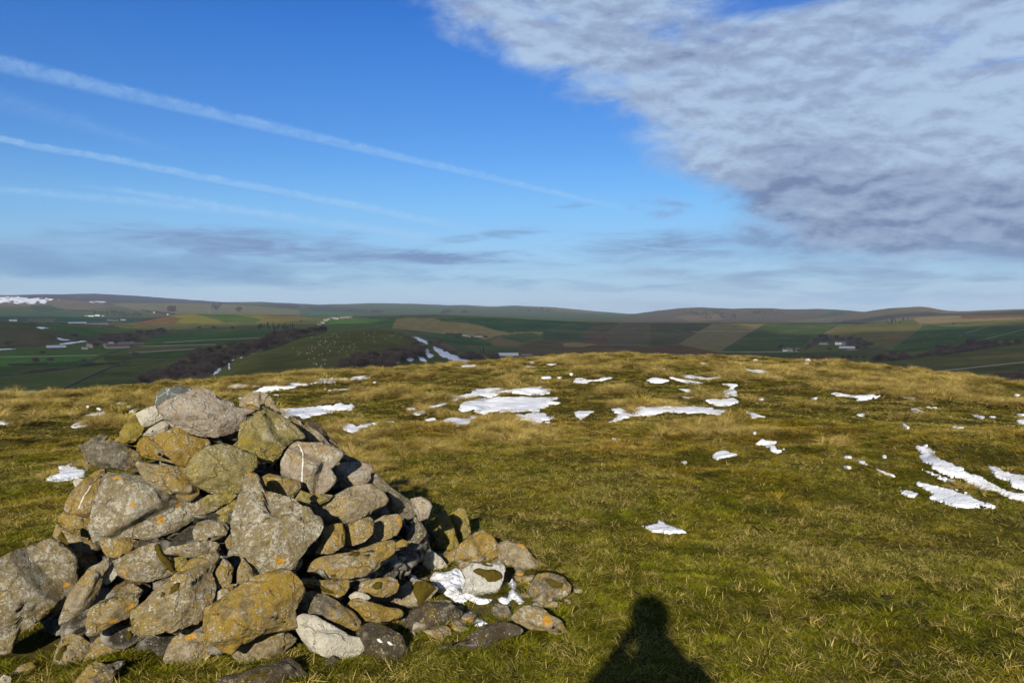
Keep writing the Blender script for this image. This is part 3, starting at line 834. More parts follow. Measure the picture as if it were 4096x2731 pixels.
ST(A_((1590,960),(1640,930),(1800,930),(1860,950),(1800,1005),(1700,1030),(1620,1015)), 'olive', 'flat green-tinged stone directly under the round olive boulder')
ST(A_((1705,1110),(1760,1090),(1800,1110),(1785,1165),(1740,1175)), 'olive', 'tiny green stone above the small rounded one', dz=-.03)
ST(A_((1765,1300),(1805,1245),(1835,1290),(1820,1370),(1780,1360)), 'lichen', 'small narrow stone in the dark gap left of the slab')
ST(A_((1820,1260),(1865,1300),(1900,1390),(1850,1415),(1812,1390)), 'orange', 'little speckled stone touching the left edge of the slab')
ST(T_((385,240),(400,205),(450,170),(560,158),(630,175),(660,210),(700,280),(740,330),(765,380),(700,375),(640,330),(560,330),(470,320),(385,305)), 'buff', 'brown peaked stone with a dark right face behind the top right', planes=((.90, .10, .30, .30), (-.2, .0, .98, .5)), dz=-.12)
ST(T_((390,500),(400,440),(480,400),(560,350),(640,312),(700,350),(790,410),(880,480),(960,560),(985,625),(900,620),(860,640),(800,680),(720,800),(690,835),(600,810),(500,760),(400,715),(320,670),(320,650),(380,590)), 'olive', 'big angular stone rearing up at top right with a shaded grey slope', dz=.10, t=.8, ridge=1)
ST(T_((805,415),(850,385),(930,388),(990,440),(970,480),(900,440)), 'dark', 'brown mossy stone top peeping over the right shoulder', dz=-.10)
ST(T_((820,430),(880,415),(940,430),(995,510),(995,590),(940,600),(890,540)), 'grey', 'grey pitted stone behind the shaded slope of the rearing stone', dz=-.03)
ST(T_((985,490),(1040,485),(1100,520),(1180,600),(1240,680),(1140,665),(1040,640),(975,630)), 'buff', 'brown speckled stone above the white-striped stone', dz=-.02)
ST(T_((985,440),(1060,425),(1130,455),(1180,540),(1300,650),(1290,690),(1200,640),(1110,540),(1040,490)), 'dark', 'long dark stone sloping down the right skyline', dz=-.10)
ST(T_((775,900),(780,790),(830,700),(880,640),(930,620),(1000,635),(1140,640),(1240,680),(1330,740),(1345,770),(1300,830),(1230,890),(1270,960),(1280,990),(1240,1040),(1190,1090),(1130,1135),(1010,1120),(960,1060),(920,1000),(850,960),(790,940)), 'pink', 'pale angular stone crossed by a bright white vertical stripe', dz=.10, t=.7, ridge=2, streak=T_((925,650),(950,690),(970,740),(968,820),(962,900),(960,980),(960,1055)))
ST(T_((1265,680),(1340,690),(1400,760),(1500,800),(1590,840),(1480,850),(1340,840),(1300,800)), 'grey', 'thin grey slab on the skyline right of the white-striped stone', dz=-.08)
ST(T_((1280,950),(1300,850),(1350,815),(1480,820),(1600,840),(1620,880),(1600,940),(1610,1000),(1500,1040),(1370,1075),(1320,1030)), 'pink', 'pale split block right of the white-striped stone', planes=((.10, .75, .62, .45), (.05, -.25, .96, .5)), dz=.02)
ST(T_((1600,920),(1660,910),(1740,980),(1830,1080),(1920,1140),(2000,1190),(2040,1260),(2030,1320),(1960,1360),(1900,1340),(1830,1310),(1760,1290),(1770,1200),(1740,1120),(1660,1050),(1600,1010)), 'grey', 'long lichened slab sliding down the right edge of the cairn', dz=-.02, ridge=1)
ST(T_((1040,1250),(1160,1200),(1280,1120),(1400,1060),(1500,1025),(1600,1030),(1720,1110),(1770,1190),(1740,1240),(1620,1290),(1600,1320),(1440,1370),(1300,1395),(1160,1380),(1090,1320)), 'buff', 'broad buff block right of the upright slab', planes=((.05, .72, .65, .45), (.10, -.35, .93, .52)), dz=.06)
ST(T_((885,1180),(950,1080),(1040,1125),(1045,1180),(1010,1240),(940,1230)), 'olive', 'small olive stone between the slab and the white-striped stone')
ST(T_((1060,1140),(1160,1120),(1260,1130),(1200,1190),(1100,1220),(1040,1240)), 'olive', 'flat green stone under the white-striped stone', dz=-.05)
ST(T_((595,945),(660,918),(800,960),(930,1000),(945,1060),(870,1160),(800,1140),(680,1110),(620,1020)), 'ochre', 'brown shadowed stone above the right side of the upright slab')
ST(C_((975,170),(1060,155),(1120,190),(1138,225),(1110,310),(1040,330),(1010,250)), 'pink', 'rounded stone with a pale cap at the right end of the cairn', dz=-.05, smooth=1)
ST(C_((640,420),(700,345),(780,295),(880,285),(915,310),(920,380),(880,440),(780,475),(700,500),(640,480)), 'buff', 'smooth grey stone end above the long flat stone', dz=.02, smooth=1)
ST(C_((490,430),(500,370),(560,330),(680,305),(715,340),(710,420),(650,480),(560,505),(510,505)), 'buff', 'grey buff stone with an orange edge in the right flank', dz=.06)
ST(C_((290,535),(340,480),(345,390),(400,360),(490,350),(505,430),(500,510),(420,562),(310,562)), 'ochre', 'yellow-orange stone touching the right side of the upright slab', dz=.03)
ST(C_((245,620),(330,570),(450,560),(540,560),(640,530),(760,490),(865,482),(872,540),(860,600),(780,640),(740,690),(640,735),(520,745),(370,740),(250,700)), 'lichen', 'long flat speckled stone low on the right flank', dz=.06)
ST(C_((870,490),(920,462),(965,480),(950,515),(880,532)), 'ochre', 'small brown chip at the end of the long flat stone')
ST(C_((955,440),(985,380),(1010,295),(1050,330),(1095,400),(1090,440),(1040,490),(970,505)), 'grey', 'dark angular stone with a pale edge on the right')
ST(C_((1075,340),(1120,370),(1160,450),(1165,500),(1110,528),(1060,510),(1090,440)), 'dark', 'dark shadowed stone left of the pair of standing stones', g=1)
ST(C_((1128,350),(1170,300),(1222,253),(1260,300),(1290,370),(1310,440),(1335,500),(1250,555),(1190,570),(1165,470),(1145,400)), 'olive', 'left of the two standing stones, pointed and pale-edged', g=1, t=.5, dz=.02)
ST(C_((1262,290),(1300,255),(1350,233),(1385,260),(1415,380),(1420,440),(1350,500),(1300,440),(1285,370)), 'olive', 'right of the two standing stones, flat topped', g=1, t=.5)
ST(C_((1190,600),(1250,560),(1350,490),(1440,420),(1500,397),(1570,440),(1625,520),(1620,590),(1540,630),(1440,640),(1340,670),(1240,680)), 'ochre', 'broad brown sloping boulder beside the two standing stones', g=1, ridge=1)
ST(C_((1620,490),(1690,475),(1800,505),(1870,590),(1990,650),(1980,700),(1850,710),(1800,690),(1700,660),(1620,610)), 'buff', 'low brown rock tapering into the grass at far right of the scatter', g=1)
ST(C_((1058,640),(1085,590),(1125,580),(1200,640),(1260,705),(1190,725),(1110,725),(1070,690)), 'pale', 'short pale rod-like stone beside the snow', g=1, lift=.04)
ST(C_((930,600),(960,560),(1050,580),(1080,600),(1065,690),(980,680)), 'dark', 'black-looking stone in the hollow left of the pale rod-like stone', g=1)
ST(C_((1340,850),(1385,760),(1350,690),(1420,640),(1540,640),(1640,635),(1668,680),(1645,770),(1610,850),(1560,888),(1470,892),(1390,872)), 'white', 'whitened rock with moss cap between the snow patches', g=1, dz=.02)
ST(C_((1820,860),(1860,770),(1900,720),(1990,708),(2090,740),(2145,800),(2130,860),(2060,890),(1950,925),(1860,905)), 'grey', 'rounded mossy grey rock half sunk in grass, right of the small snow heap', g=1)
ST(C_((1700,1040),(1760,970),(1820,945),(1940,965),(1990,1010),(2060,1040),(2120,1110),(2215,1190),(2150,1205),(2050,1165),(1960,1120),(1850,1115),(1760,1090)), 'crust', 'long white-crusted rock sloping into the grass, rightmost of the scatter', g=1)
ST(C_((1560,970),(1600,928),(1680,945),(1712,1000),(1680,1055),(1610,1062)), 'grey', 'small grey rock in front of the small snow heap', g=1)
ST(C_((1150,1240),(1180,1210),(1330,1210),(1380,1170),(1500,1090),(1640,1060),(1740,1080),(1810,1140),(1780,1170),(1660,1180),(1540,1245),(1400,1285),(1260,1295),(1190,1275)), 'dark', 'flat dark rock lying in the grass in front of the snow', g=1, t=.45)
ST(C_((565,800),(640,760),(760,745),(830,740),(880,760),(900,810),(870,860),(800,885),(700,870),(620,850)), 'lichen', 'mossy stone below the long flat speckled stone', dz=.02)
ST(C_((770,920),(860,880),(920,800),(1000,750),(1100,780),(1190,830),(1130,890),(1060,940),(980,985),(920,960),(860,940)), 'pink', 'pale slab with brown moss left of the large snow lump', g=1, t=.5)
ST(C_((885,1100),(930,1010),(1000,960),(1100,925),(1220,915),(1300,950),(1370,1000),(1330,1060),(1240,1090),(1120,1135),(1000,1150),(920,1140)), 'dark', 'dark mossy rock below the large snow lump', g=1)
ST(C_((505,940),(560,890),(600,880),(700,920),(820,960),(900,970),(928,1010),(910,1040),(820,1060),(720,1065),(640,1040),(560,980)), 'ochre', 'flat ochre slab near the foot, right of the pale fallen stone', dz=.06)
ST(C_((190,960),(200,900),(215,840),(280,830),(380,870),(480,940),(570,1000),(620,1060),(610,1110),(560,1140),(470,1120),(400,1080),(330,1030),(240,1000)), 'grey', 'dull brown stone behind the pale fallen stone', dz=.05)
ST(C_((160,720),(220,740),(330,755),(450,765),(530,755),(535,820),(500,870),(430,900),(380,870),(280,820),(200,790)), 'ochre', 'yellow stone with moss right of the huge front boulder', dz=.03)
ST(C_((125,1040),(210,990),(300,1010),(400,1080),(540,1170),(650,1195),(665,1230),(650,1270),(580,1330),(490,1345),(380,1310),(260,1250),(180,1150)), 'pale', 'clean pale fallen stone lying at the front foot of the cairn', dz=.12, t=.6, ridge=3, g=1)
ST(C_((590,1130),(640,1080),(720,1065),(820,1110),(910,1160),(960,1270),(920,1330),(820,1365),(740,1375),(660,1330),(650,1260),(600,1180)), 'dark', 'dark rock with two white lichen dots right of the pale fallen stone', g=1, dots=C_((758,1198),(832,1216)))
ST(C_((345,1350),(420,1305),(480,1370),(460,1410),(390,1405)), 'dark', 'small dark stone in the grass under the pale fallen stone', g=1)
ST(B_((1690,1400),(1760,1330),(1900,1330),(2100,1290),(2250,1255),(2320,1300),(2400,1400),(2440,1500),(1690,1500)), 'dark', 'mossy dark rock cut by the bottom edge of the picture', g=1)
ST(B_((1830,1190),(1880,1130),(1960,1100),(2080,1050),(2180,1030),(2260,1060),(2330,1120),(2260,1190),(2160,1240),(2060,1270),(1980,1300),(1890,1250)), 'lichen', 'low stone with an orange spot in front of the huge front boulder', g=1)
ST(B_((1120,1060),(1180,1030),(1280,1010),(1320,1080),(1240,1140),(1130,1130)), 'olive', 'half-buried green stone at the front foot', g=1)
ST(C_((530,870),(580,840),(640,850),(700,890),(640,915),(560,905)), 'pale', 'thin pale stone behind the flat ochre slab near the foot', dz=0)
# rocks out on the hilltop
ST([(900 + x / 1.568, 1400 + y / 1.568) for x, y in ((5,243),(25,222),(70,213),(120,215),(155,225),(140,240),(90,243),(50,250))], 'pink', 'low pale rock on the turf above the cairn, left of the big snow band', g=1, out=1)
ST([(900 + x / 1.568, 1400 + y / 1.568) for x, y in ((165,228),(200,215),(270,208),(282,218),(240,232),(180,236))], 'dark', 'flat dark rock beside the left end of the big snow band', g=1, out=1)
ST([(900 + x / 1.568, 1400 + y / 1.568) for x, y in ((1878,108),(1890,98),(1930,98),(1950,108),(1935,116),(1890,115))], 'grey', 'lone grey rock in the grass near the centre skyline', g=1, out=1)
R_ = lambda *p: [(2300 + x / 1.3096, 1400 + y / 1.3096) for x, y in p]
ST(R_((930,58),(938,47),(950,46),(962,54),(958,62)), 'pale', 'leftmost pale stone on the right-hand skyline', g=1, out=1)
ST(R_((1205,58),(1210,46),(1225,44),(1235,54),(1228,62)), 'pale', 'pale stone on the right-hand skyline above the white wedge', g=1, out=1)
ST(R_((1248,62),(1250,50),(1260,48),(1270,60),(1262,66)), 'buff', 'rightmost small stone on the right-hand skyline', g=1, out=1)
ST(R_((1196,78),(1205,66),(1222,65),(1224,78),(1210,82)), 'white', 'white wedge of rock just below the right-hand skyline', g=1, out=1)
ST(R_((818,77),(822,67),(845,66),(855,74),(840,80)), 'grey', 'grey rock near the skyline left of the white wedge', g=1, out=1)
ST(T_((1682,803),(1695,788),(1720,786),(1745,800),(1730,812),(1700,812)), 'pale', 'small cream stone lying in the grass right of the cairn', g=1, out=1)


def outline_radius(poly, cx, cy, n=360):
    phi = np.linspace(-math.pi, math.pi, n, endpoint=False)
    R = np.zeros(n)
    P = np.array(poly); Q = np.roll(P, -1, 0)
    for i, a in enumerate(phi):
        dx_, dy_ = math.cos(a), math.sin(a)
        ex, ey = Q[:, 0] - P[:, 0], Q[:, 1] - P[:, 1]
        den = dx_ * ey - dy_ * ex
        den = np.where(np.abs(den) < 1e-9, 1e-9, den)
        t = ((P[:, 0] - cx) * ey - (P[:, 1] - cy) * ex) / den
        s = ((P[:, 0] - cx) * dy_ - (P[:, 1] - cy) * dx_) / den
        ok = (t > 0) & (s >= -1e-6) & (s <= 1 + 1e-6)
        R[i] = t[ok].max() if ok.any() else 1.0
    k = np.array([.25, .5, .25])
    R = np.convolve(np.concatenate([R[-1:], R, R[:1]]), k, 'valid')
    return phi, R


def poly_cent(p):
    P = np.array(p); Q = np.roll(P, -1, 0)
    c = P[:, 0] * Q[:, 1] - Q[:, 0] * P[:, 1]
    a = c.sum() / 2
    return ((P[:, 0] + Q[:, 0]) * c).sum() / (6 * a), ((P[:, 1] + Q[:, 1]) * c).sum() / (6 * a), abs(a)


def build_stone(idx, poly, mat, label, dz=0.0, t=.72, g=0, lift=0.0, smooth=0, rough=1.0, ridge=0, flat=0, out=0, streak=None, dots=None, planes=()):
    rng = np.random.default_rng(1000 + idx)
    cx, cy, area = poly_cent(poly)
    d = ray(cx, cy)
    ys = np.array([p[1] for p in poly]); xs = np.array([p[0] for p in poly])
    if g:
        bx = xs[ys > ys.max() - 0.15 * (ys.max() - ys.min()) - 1].mean()
        P0, r0, ok = hit([bx], [ys.max() - (ys.max() - ys.min()) * 0.10], rmin=2.4)
        dep = float(P0[0] @ np.array([0, 1, 0]))
        tt = dep / d[1]
    else:
        ts = np.linspace(2.6, 6.5, 500)
        X, Y, Z = d[0] * ts, d[1] * ts, CAMZ + d[2] * ts
        inside = Z < mound(X, Y) + np.minimum(0, height(X, Y))
        tn = ts[np.argmin(np.hypot(X - CX, Y - CY))]
        tt = min(ts[inside.argmax()], tn) if inside.any() else tn
    scale = tt * d[1] / F / math.cos(PITCH)
    size = math.sqrt(area) * scale
    short = min(size, 1.25 * (ys.max() - ys.min()) * scale, 1.25 * (xs.max() - xs.min()) * scale)
    T = 0.5 * t * (0.45 * size + 0.55 * short) * 1.15
    cdist = tt + T * (0.35 if not g else 0.75) - dz
    cen = np.array([0, 0, CAMZ]) + d * cdist
    e3 = -d
    e1 = np.cross([0, 0, 1], e3); e1 /= np.linalg.norm(e1)
    e1 = np.cross(d, [0, 0, 1]); e1 /= np.linalg.norm(e1)
    e2 = np.cross(e1, d)
    lv = 6 if size > .24 else 5 if size > .07 else 4
    if out: lv = 4
    U, Fc = ICO[lv]
    phi, R = outline_radius([((x - cx), -(y - cy)) for x, y in poly], 0, 0)
    sc = cdist * d[1] / F / math.cos(PITCH)
    ph = np.arctan2(U[:, 1], U[:, 0])
    Rv = np.interp(ph, np.append(phi, math.pi), np.append(R, R[0])) * sc
    cs = np.sqrt(np.clip(1 - U[:, 2] ** 2, 0, 1))
    ex = 0.70 if smooth else 0.50
    lat = Rv * cs ** ex
    zf = np.sign(U[:, 2]) * np.abs(U[:, 2]) ** (0.85 if smooth else 0.55) * T
    L = np.stack([np.cos(ph) * lat, np.sin(ph) * lat, zf], -1)
    # flat broken faces
    rad = math.sqrt(area / math.pi) * sc
    # broken faces: planes that cut the side turned to the open, leaving the outline whole
    zz_ = L[:, 2].copy(); fr = U[:, 2] > -0.02
    npl = 5 if smooth else (9 if size > .2 else 7)
    a0 = rng.uniform(0, 6.28)
    for k in range(npl):
        a = a0 + k * 2.399 + rng.uniform(-.4, .4)
        ca, sa = math.cos(a), math.sin(a)
        Rn = float(np.interp(math.atan2(sa, ca), np.append(phi, math.pi), np.append(R, R[0]))) * sc
        h0 = T * rng.uniform(.62, 1.02); e0 = T * (rng.uniform(.25, .75) if smooth else rng.uniform(-.05, .80))
        g_ = max(h0 - e0, .05 * T) / Rn
        zz_ = np.minimum(zz_, h0 - g_ * (L[:, 0] * ca + L[:, 1] * sa) + (0.02 * T if smooth else 0))
    ext = []
    if ridge == 1: ext += [(-.45, .15, .88, .5), (.72, .40, .56, .42)]
    if ridge == 2: ext += [(-.10, -.2, .97, .62), (.35, .80, .48, .55), (.8, -.3, .5, .6)]
    if ridge == 3: ext += [(.15, .80, .55, .35), (-.2, -.35, .91, .55)]
    if flat: ext += [(.12, .05, .99, .45)]
    for nx_, ny_, nz_, off in ext + list(planes):
        zz_ = np.minimum(zz_, (0.36 + off) * T - (nx_ * L[:, 0] + ny_ * L[:, 1]) / nz_)
    # chipped corners
    for k in range(6 if smooth else 22):
        a = rng.uniform(0, 6.28); ca, sa = math.cos(a), math.sin(a)
        Rn = float(np.interp(math.atan2(sa, ca), np.append(phi, math.pi), np.append(R, R[0]))) * sc
        g_ = rng.uniform(.8, 3.0) * T / Rn; e0 = T * rng.uniform(.0, .55)
        zz_ = np.minimum(zz_, e0 + g_ * Rn - g_ * (L[:, 0] * ca + L[:, 1] * sa))
    L[:, 2] = np.where(fr, np.maximum(zz_, -.22 * T * (1 - np.clip(U[:, 2], 0, 1))), L[:, 2])
    # bedding and weathering
    nrm = L / (np.linalg.norm(L, axis=1, keepdims=True) + 1e-9)
    q = L + rng.uniform(0, 50, 3)
    big = fbm(q / (size * 0.55 + .02), 3, idx) * size * (0.030 if smooth else 0.018)
    mid = fbm(q / 0.06, 4, idx + 5, 0.58) * 0.0050 * rough * min(1, size / .15)
    rg = (1 - np.abs(fbm(q / 0.045, 3, idx + 9))) ** 3 * -0.0040 * rough * min(1, size / .15)
    bed = np.sin((q @ (np.array([.2, .95, .15])) + 0.02 * fbm(q / .12, 2, idx + 3)) / 0.028) * 0.0018 * (0 if smooth else 1)
    pits = np.clip(fbm(q / 0.045, 2, idx + 31) - 0.85, 0, 1) * -0.03
    brk = (np.abs(fbm(q / 0.13, 3, idx + 13, .5)) - .3) * (0.004 if smooth else 0.010) * min(1, size / .2)
    L = L + nrm * (big + mid + rg + bed + pits + brk)[:, None]
    # keep the traced outline: stretch sideways until the widest section fits it again
    for it in range(2):
        ph = np.arctan2(L[:, 1], L[:, 0]); rr = np.hypot(L[:, 0], L[:, 1])
        nb_ = 100 if len(L) > 5000 else 60
        bi = ((ph + math.pi) / (2 * math.pi) * nb_).astype(int) % nb_
        mx = np.zeros(nb_); np.maximum.at(mx, bi, rr)
        bc = (np.arange(nb_) + .5) / nb_ * 2 * math.pi - math.pi
        tg = np.interp(bc, np.append(phi, math.pi), np.append(R, R[0])) * sc * 1.045
        f = tg / np.maximum(mx, 1e-6)
        f = np.convolve(np.concatenate([f[-1:], f, f[:1]]), [.22, .56, .22], 'valid')
        f = np.clip(f, .92, 1.12)
        fv = np.interp(ph, np.concatenate([[bc[-1] - 2 * math.pi], bc, [bc[0] + 2 * math.pi]]), np.concatenate([f[-1:], f, f[:1]]))
        L[:, 0] *= fv; L[:, 1] *= fv
    W_ = L[:, 0:1] * e1 + L[:, 1:2] * e2 + L[:, 2:3] * e3
    cen = cen + np.array([0, 0, lift])
    nm = 'limestone_rock' if out else 'cairn_stone'
    me = mesh_np(nm, W_, Fc, True)
    o = link(nm, me, SM[mat], loc=cen)
    tag(o, label, 'rock' if out else 'stone', None if out else 'stones of the cairn')
    return o, W_ + cen, Fc


from mathutils.bvhtree import BVHTree
stone_objs = []; bV, bF = [], []; nb_ = 0
for i, (poly, mt, lab, k) in enumerate(STONES):
    o, Wv, Fc = build_stone(i, poly, mt, lab, **k)
    stone_objs.append((o, Wv, Fc, k))
    if Wv.shape[0] < 50000:
        bV.append(Wv); bF.append(Fc + nb_); nb_ += len(Wv)
BV = BVHTree.FromPolygons(np.concatenate(bV).tolist(), np.concatenate(bF).tolist(), all_triangles=True)
CAM = Vector((0, 0, CAMZ))


def cast(px, py, zoff=0.0):
    """first thing met along the view ray: stone or turf"""
    d = ray(px, py)
    P, r, ok = hit([px], [py], rmin=2.0, rmax=90, step=1.01)
    tg = np.linalg.norm(P[0] - np.array([0, 0, CAMZ]))
    h = BV.ray_cast(CAM, Vector(d), 30)
    if h[0] is not None and h[3] < tg: return np.array(h[0]), np.array(h[1]), h[3]
    return P[0], np.array([0, 0, 1.0]), tg


# painted stripe and lichen dots that belong to a stone: thin raised crusts
m_white, nt, b = new_mat('white_vein', 0.9)
b.inputs['Base Color'].default_value = (.50, .49, .45, 1)
bump(nt, b, noise(nt, tex_obj(nt), 90, 4, 0.7), 0.5, 0.004)


def ribbon(o, pts, w, name):
    rng = random.Random(len(pts)); P = []
    for (x0, y0), (x1, y1) in zip(pts[:-1], pts[1:]):
        for k in range(14): P.append((x0 + (x1 - x0) * k / 14, y0 + (y1 - y0) * k / 14))
    V = []; Fc = []; rows_ = []
    for (x, y) in P:
        ww = w * rng.uniform(.35, 1.2); row = []
        for s_ in (-1, -.4, .4, 1):
            h = BV.ray_cast(CAM, Vector(ray(x + s_ * ww, y)), 12)
            if h[0] is None: row = None; break
            p = h[0] + h[1] * (0.0035 if abs(s_) < 1 else -0.001)
            if h[1].dot(h[0] - CAM) > 0: p = h[0]
            row.append(np.array(p))
        rows_.append(row)
    base = 0
    prev = None
    for row in rows_:
        if row is None: prev = None; continue
        i0 = len(V); V += row
        if prev is not None and max(np.linalg.norm(V[i0 + q] - V[prev + q]) for q in range(4)) < .25:
            for q in range(3): Fc.append((prev + q, prev + q + 1, i0 + q + 1, i0 + q))
        prev = i0
    if not Fc: return
    me = mesh_np(name, np.array(V) - np.array(o.location), np.array(Fc))
    link(name, me, m_white, parent=o)


for o, Wv, Fc, k in stone_objs:
    if k.get('streak'): ribbon(o, k['streak'], 3.6, 'white_vein')
    if k.get('dots'):
        for (x, y) in k['dots']:
            ribbon(o, [(x - 6, y - 8), (x, y), (x + 7, y + 7)], 10.0, 'lichen_spot')

# small stones packed inside the heap
rngf = np.random.default_rng(5)
Vs, Fs = [], []; nn_ = 0
U2, F2 = ICO[3]
for i in range(560):
    a = rngf.uniform(0, 2 * math.pi)
    back = math.sin(a) > 0.1
    rho = CR * math.sqrt(rngf.uniform(0.0, 0.9)) * (.82 if not back else .9)
    inset = 0.66 if not back else 0.90
    x, y = CX + rho * math.cos(a), CY + rho * math.sin(a)
    s = rngf.uniform(.05, .12) if not back else rngf.uniform(.07, .16)
    if not back: y += 0.10
    z = float(mound(x, y)) * inset - s * 0.6 * (1 + (0 if back else .4))
    z = max(z, -.1)
    if i >= 420:
        a = rngf.uniform(math.pi * 1.02, math.pi * 1.98); rho = CR * rngf.uniform(.50, .74); s = rngf.uniform(.07, .12)
        x, y = CX + rho * math.cos(a), CY + rho * math.sin(a); z = rngf.uniform(0, .06)
    sc_ = np.array([rngf.uniform(.8, 1.4), rngf.uniform(.8, 1.4), rngf.uniform(.5, .9)]) * s
    L = U2 * sc_
    for k in range(6):
        n = rngf.normal(size=3); n /= np.linalg.norm(n)
        pr = L @ n; L = L - np.maximum(0, pr - .62 * pr.max())[:, None] * n
    L = L + U2 * (fbm(L / .05 + i, 3, i) * .012)[:, None]
    Vs.append(L + np.array([x, y, z])); Fs.append(F2 + nn_); nn_ += len(L)
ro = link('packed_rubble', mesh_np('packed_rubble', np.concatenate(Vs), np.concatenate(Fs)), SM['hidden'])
tag(ro, 'small rubble packed in the gaps between the cairn stones, coloured dark to stand for shade', 'rubble', kind='stuff')

# the collapsed tail: soil, moss and chips between the scattered stones
TAIL = C_((860,560),(960,540),(1180,560),(1420,600),(1640,600),(1760,640),(1860,720),(2140,740),(2200,850),(2100,930),(1900,960),(1740,960),(1560,1060),(1400,1130),(1100,1160),(960,1180),(930,1000),(820,880),(860,700))
V_, F_, n_ = [], [], 0
rt = np.random.default_rng(61)
xs = [p[0] for p in TAIL]; ys = [p[1] for p in TAIL]
qx = rt.uniform(min(xs), max(xs), 420); qy = rt.uniform(min(ys), max(ys), 420)
P_, r_, ok_ = hit(qx, qy, rmin=2.6, rmax=12)
SNOWY = C_((1100,740),(1200,690),(1330,670),(1390,760),(1600,890),(1660,850),(1690,740),(1820,900),(1800,960),(1600,940),(1560,1100),(1400,1100),(1340,950))
for p in P_[pin(qx, qy, TAIL) & ~pin(qx, qy, SNOWY)]:
    s_ = rt.uniform(.012, .05) * rt.choice([.6, 1, 1.3]); U_, Fq_ = ICO[3]
    L_ = U_ * np.array([rt.uniform(.8, 1.5), rt.uniform(.8, 1.5), rt.uniform(.4, .8)]) * s_
    for k in range(9):
        n = rt.normal(size=3); n /= np.linalg.norm(n); pr_ = L_ @ n; L_ = L_ - np.maximum(0, pr_ - rt.uniform(.45, .75) * pr_.max())[:, None] * n
    V_.append(L_ + p + np.array([0, 0, s_ * .15])); F_.append(Fq_ + n_); n_ += len(L_)
tag(link('stone_chips', mesh_np('stone_chips', np.concatenate(V_), np.concatenate(F_)), SM['buff']), 'small limestone chips bedded in soil between the fallen stones right of the cairn', 'rubble', kind='stuff')

# ------------------------------------------------------------------ snow
def N_(*p): return [(900 + x / 1.568, 1400 + y / 1.568) for x, y in p]
def Q_(*p): return [(2400 + x / 1.3868, 1700 + y / 1.3868) for x, y in p]

m_snow, nt, b = new_mat('snow', 0.75)
vs = tex_obj(nt)
nn_a = noise(nt, vs, 2.5, 5, 0.6); nn_b = noise(nt, vs, 40, 4, 0.6)
nt.links.new(mix(nt, nn_b, (.66, .665, .67), (.76, .765, .78)), b.inputs['Base Color'])
bump(nt, b, nn_a + nn_b * 0.3, 0.6, 0.08)

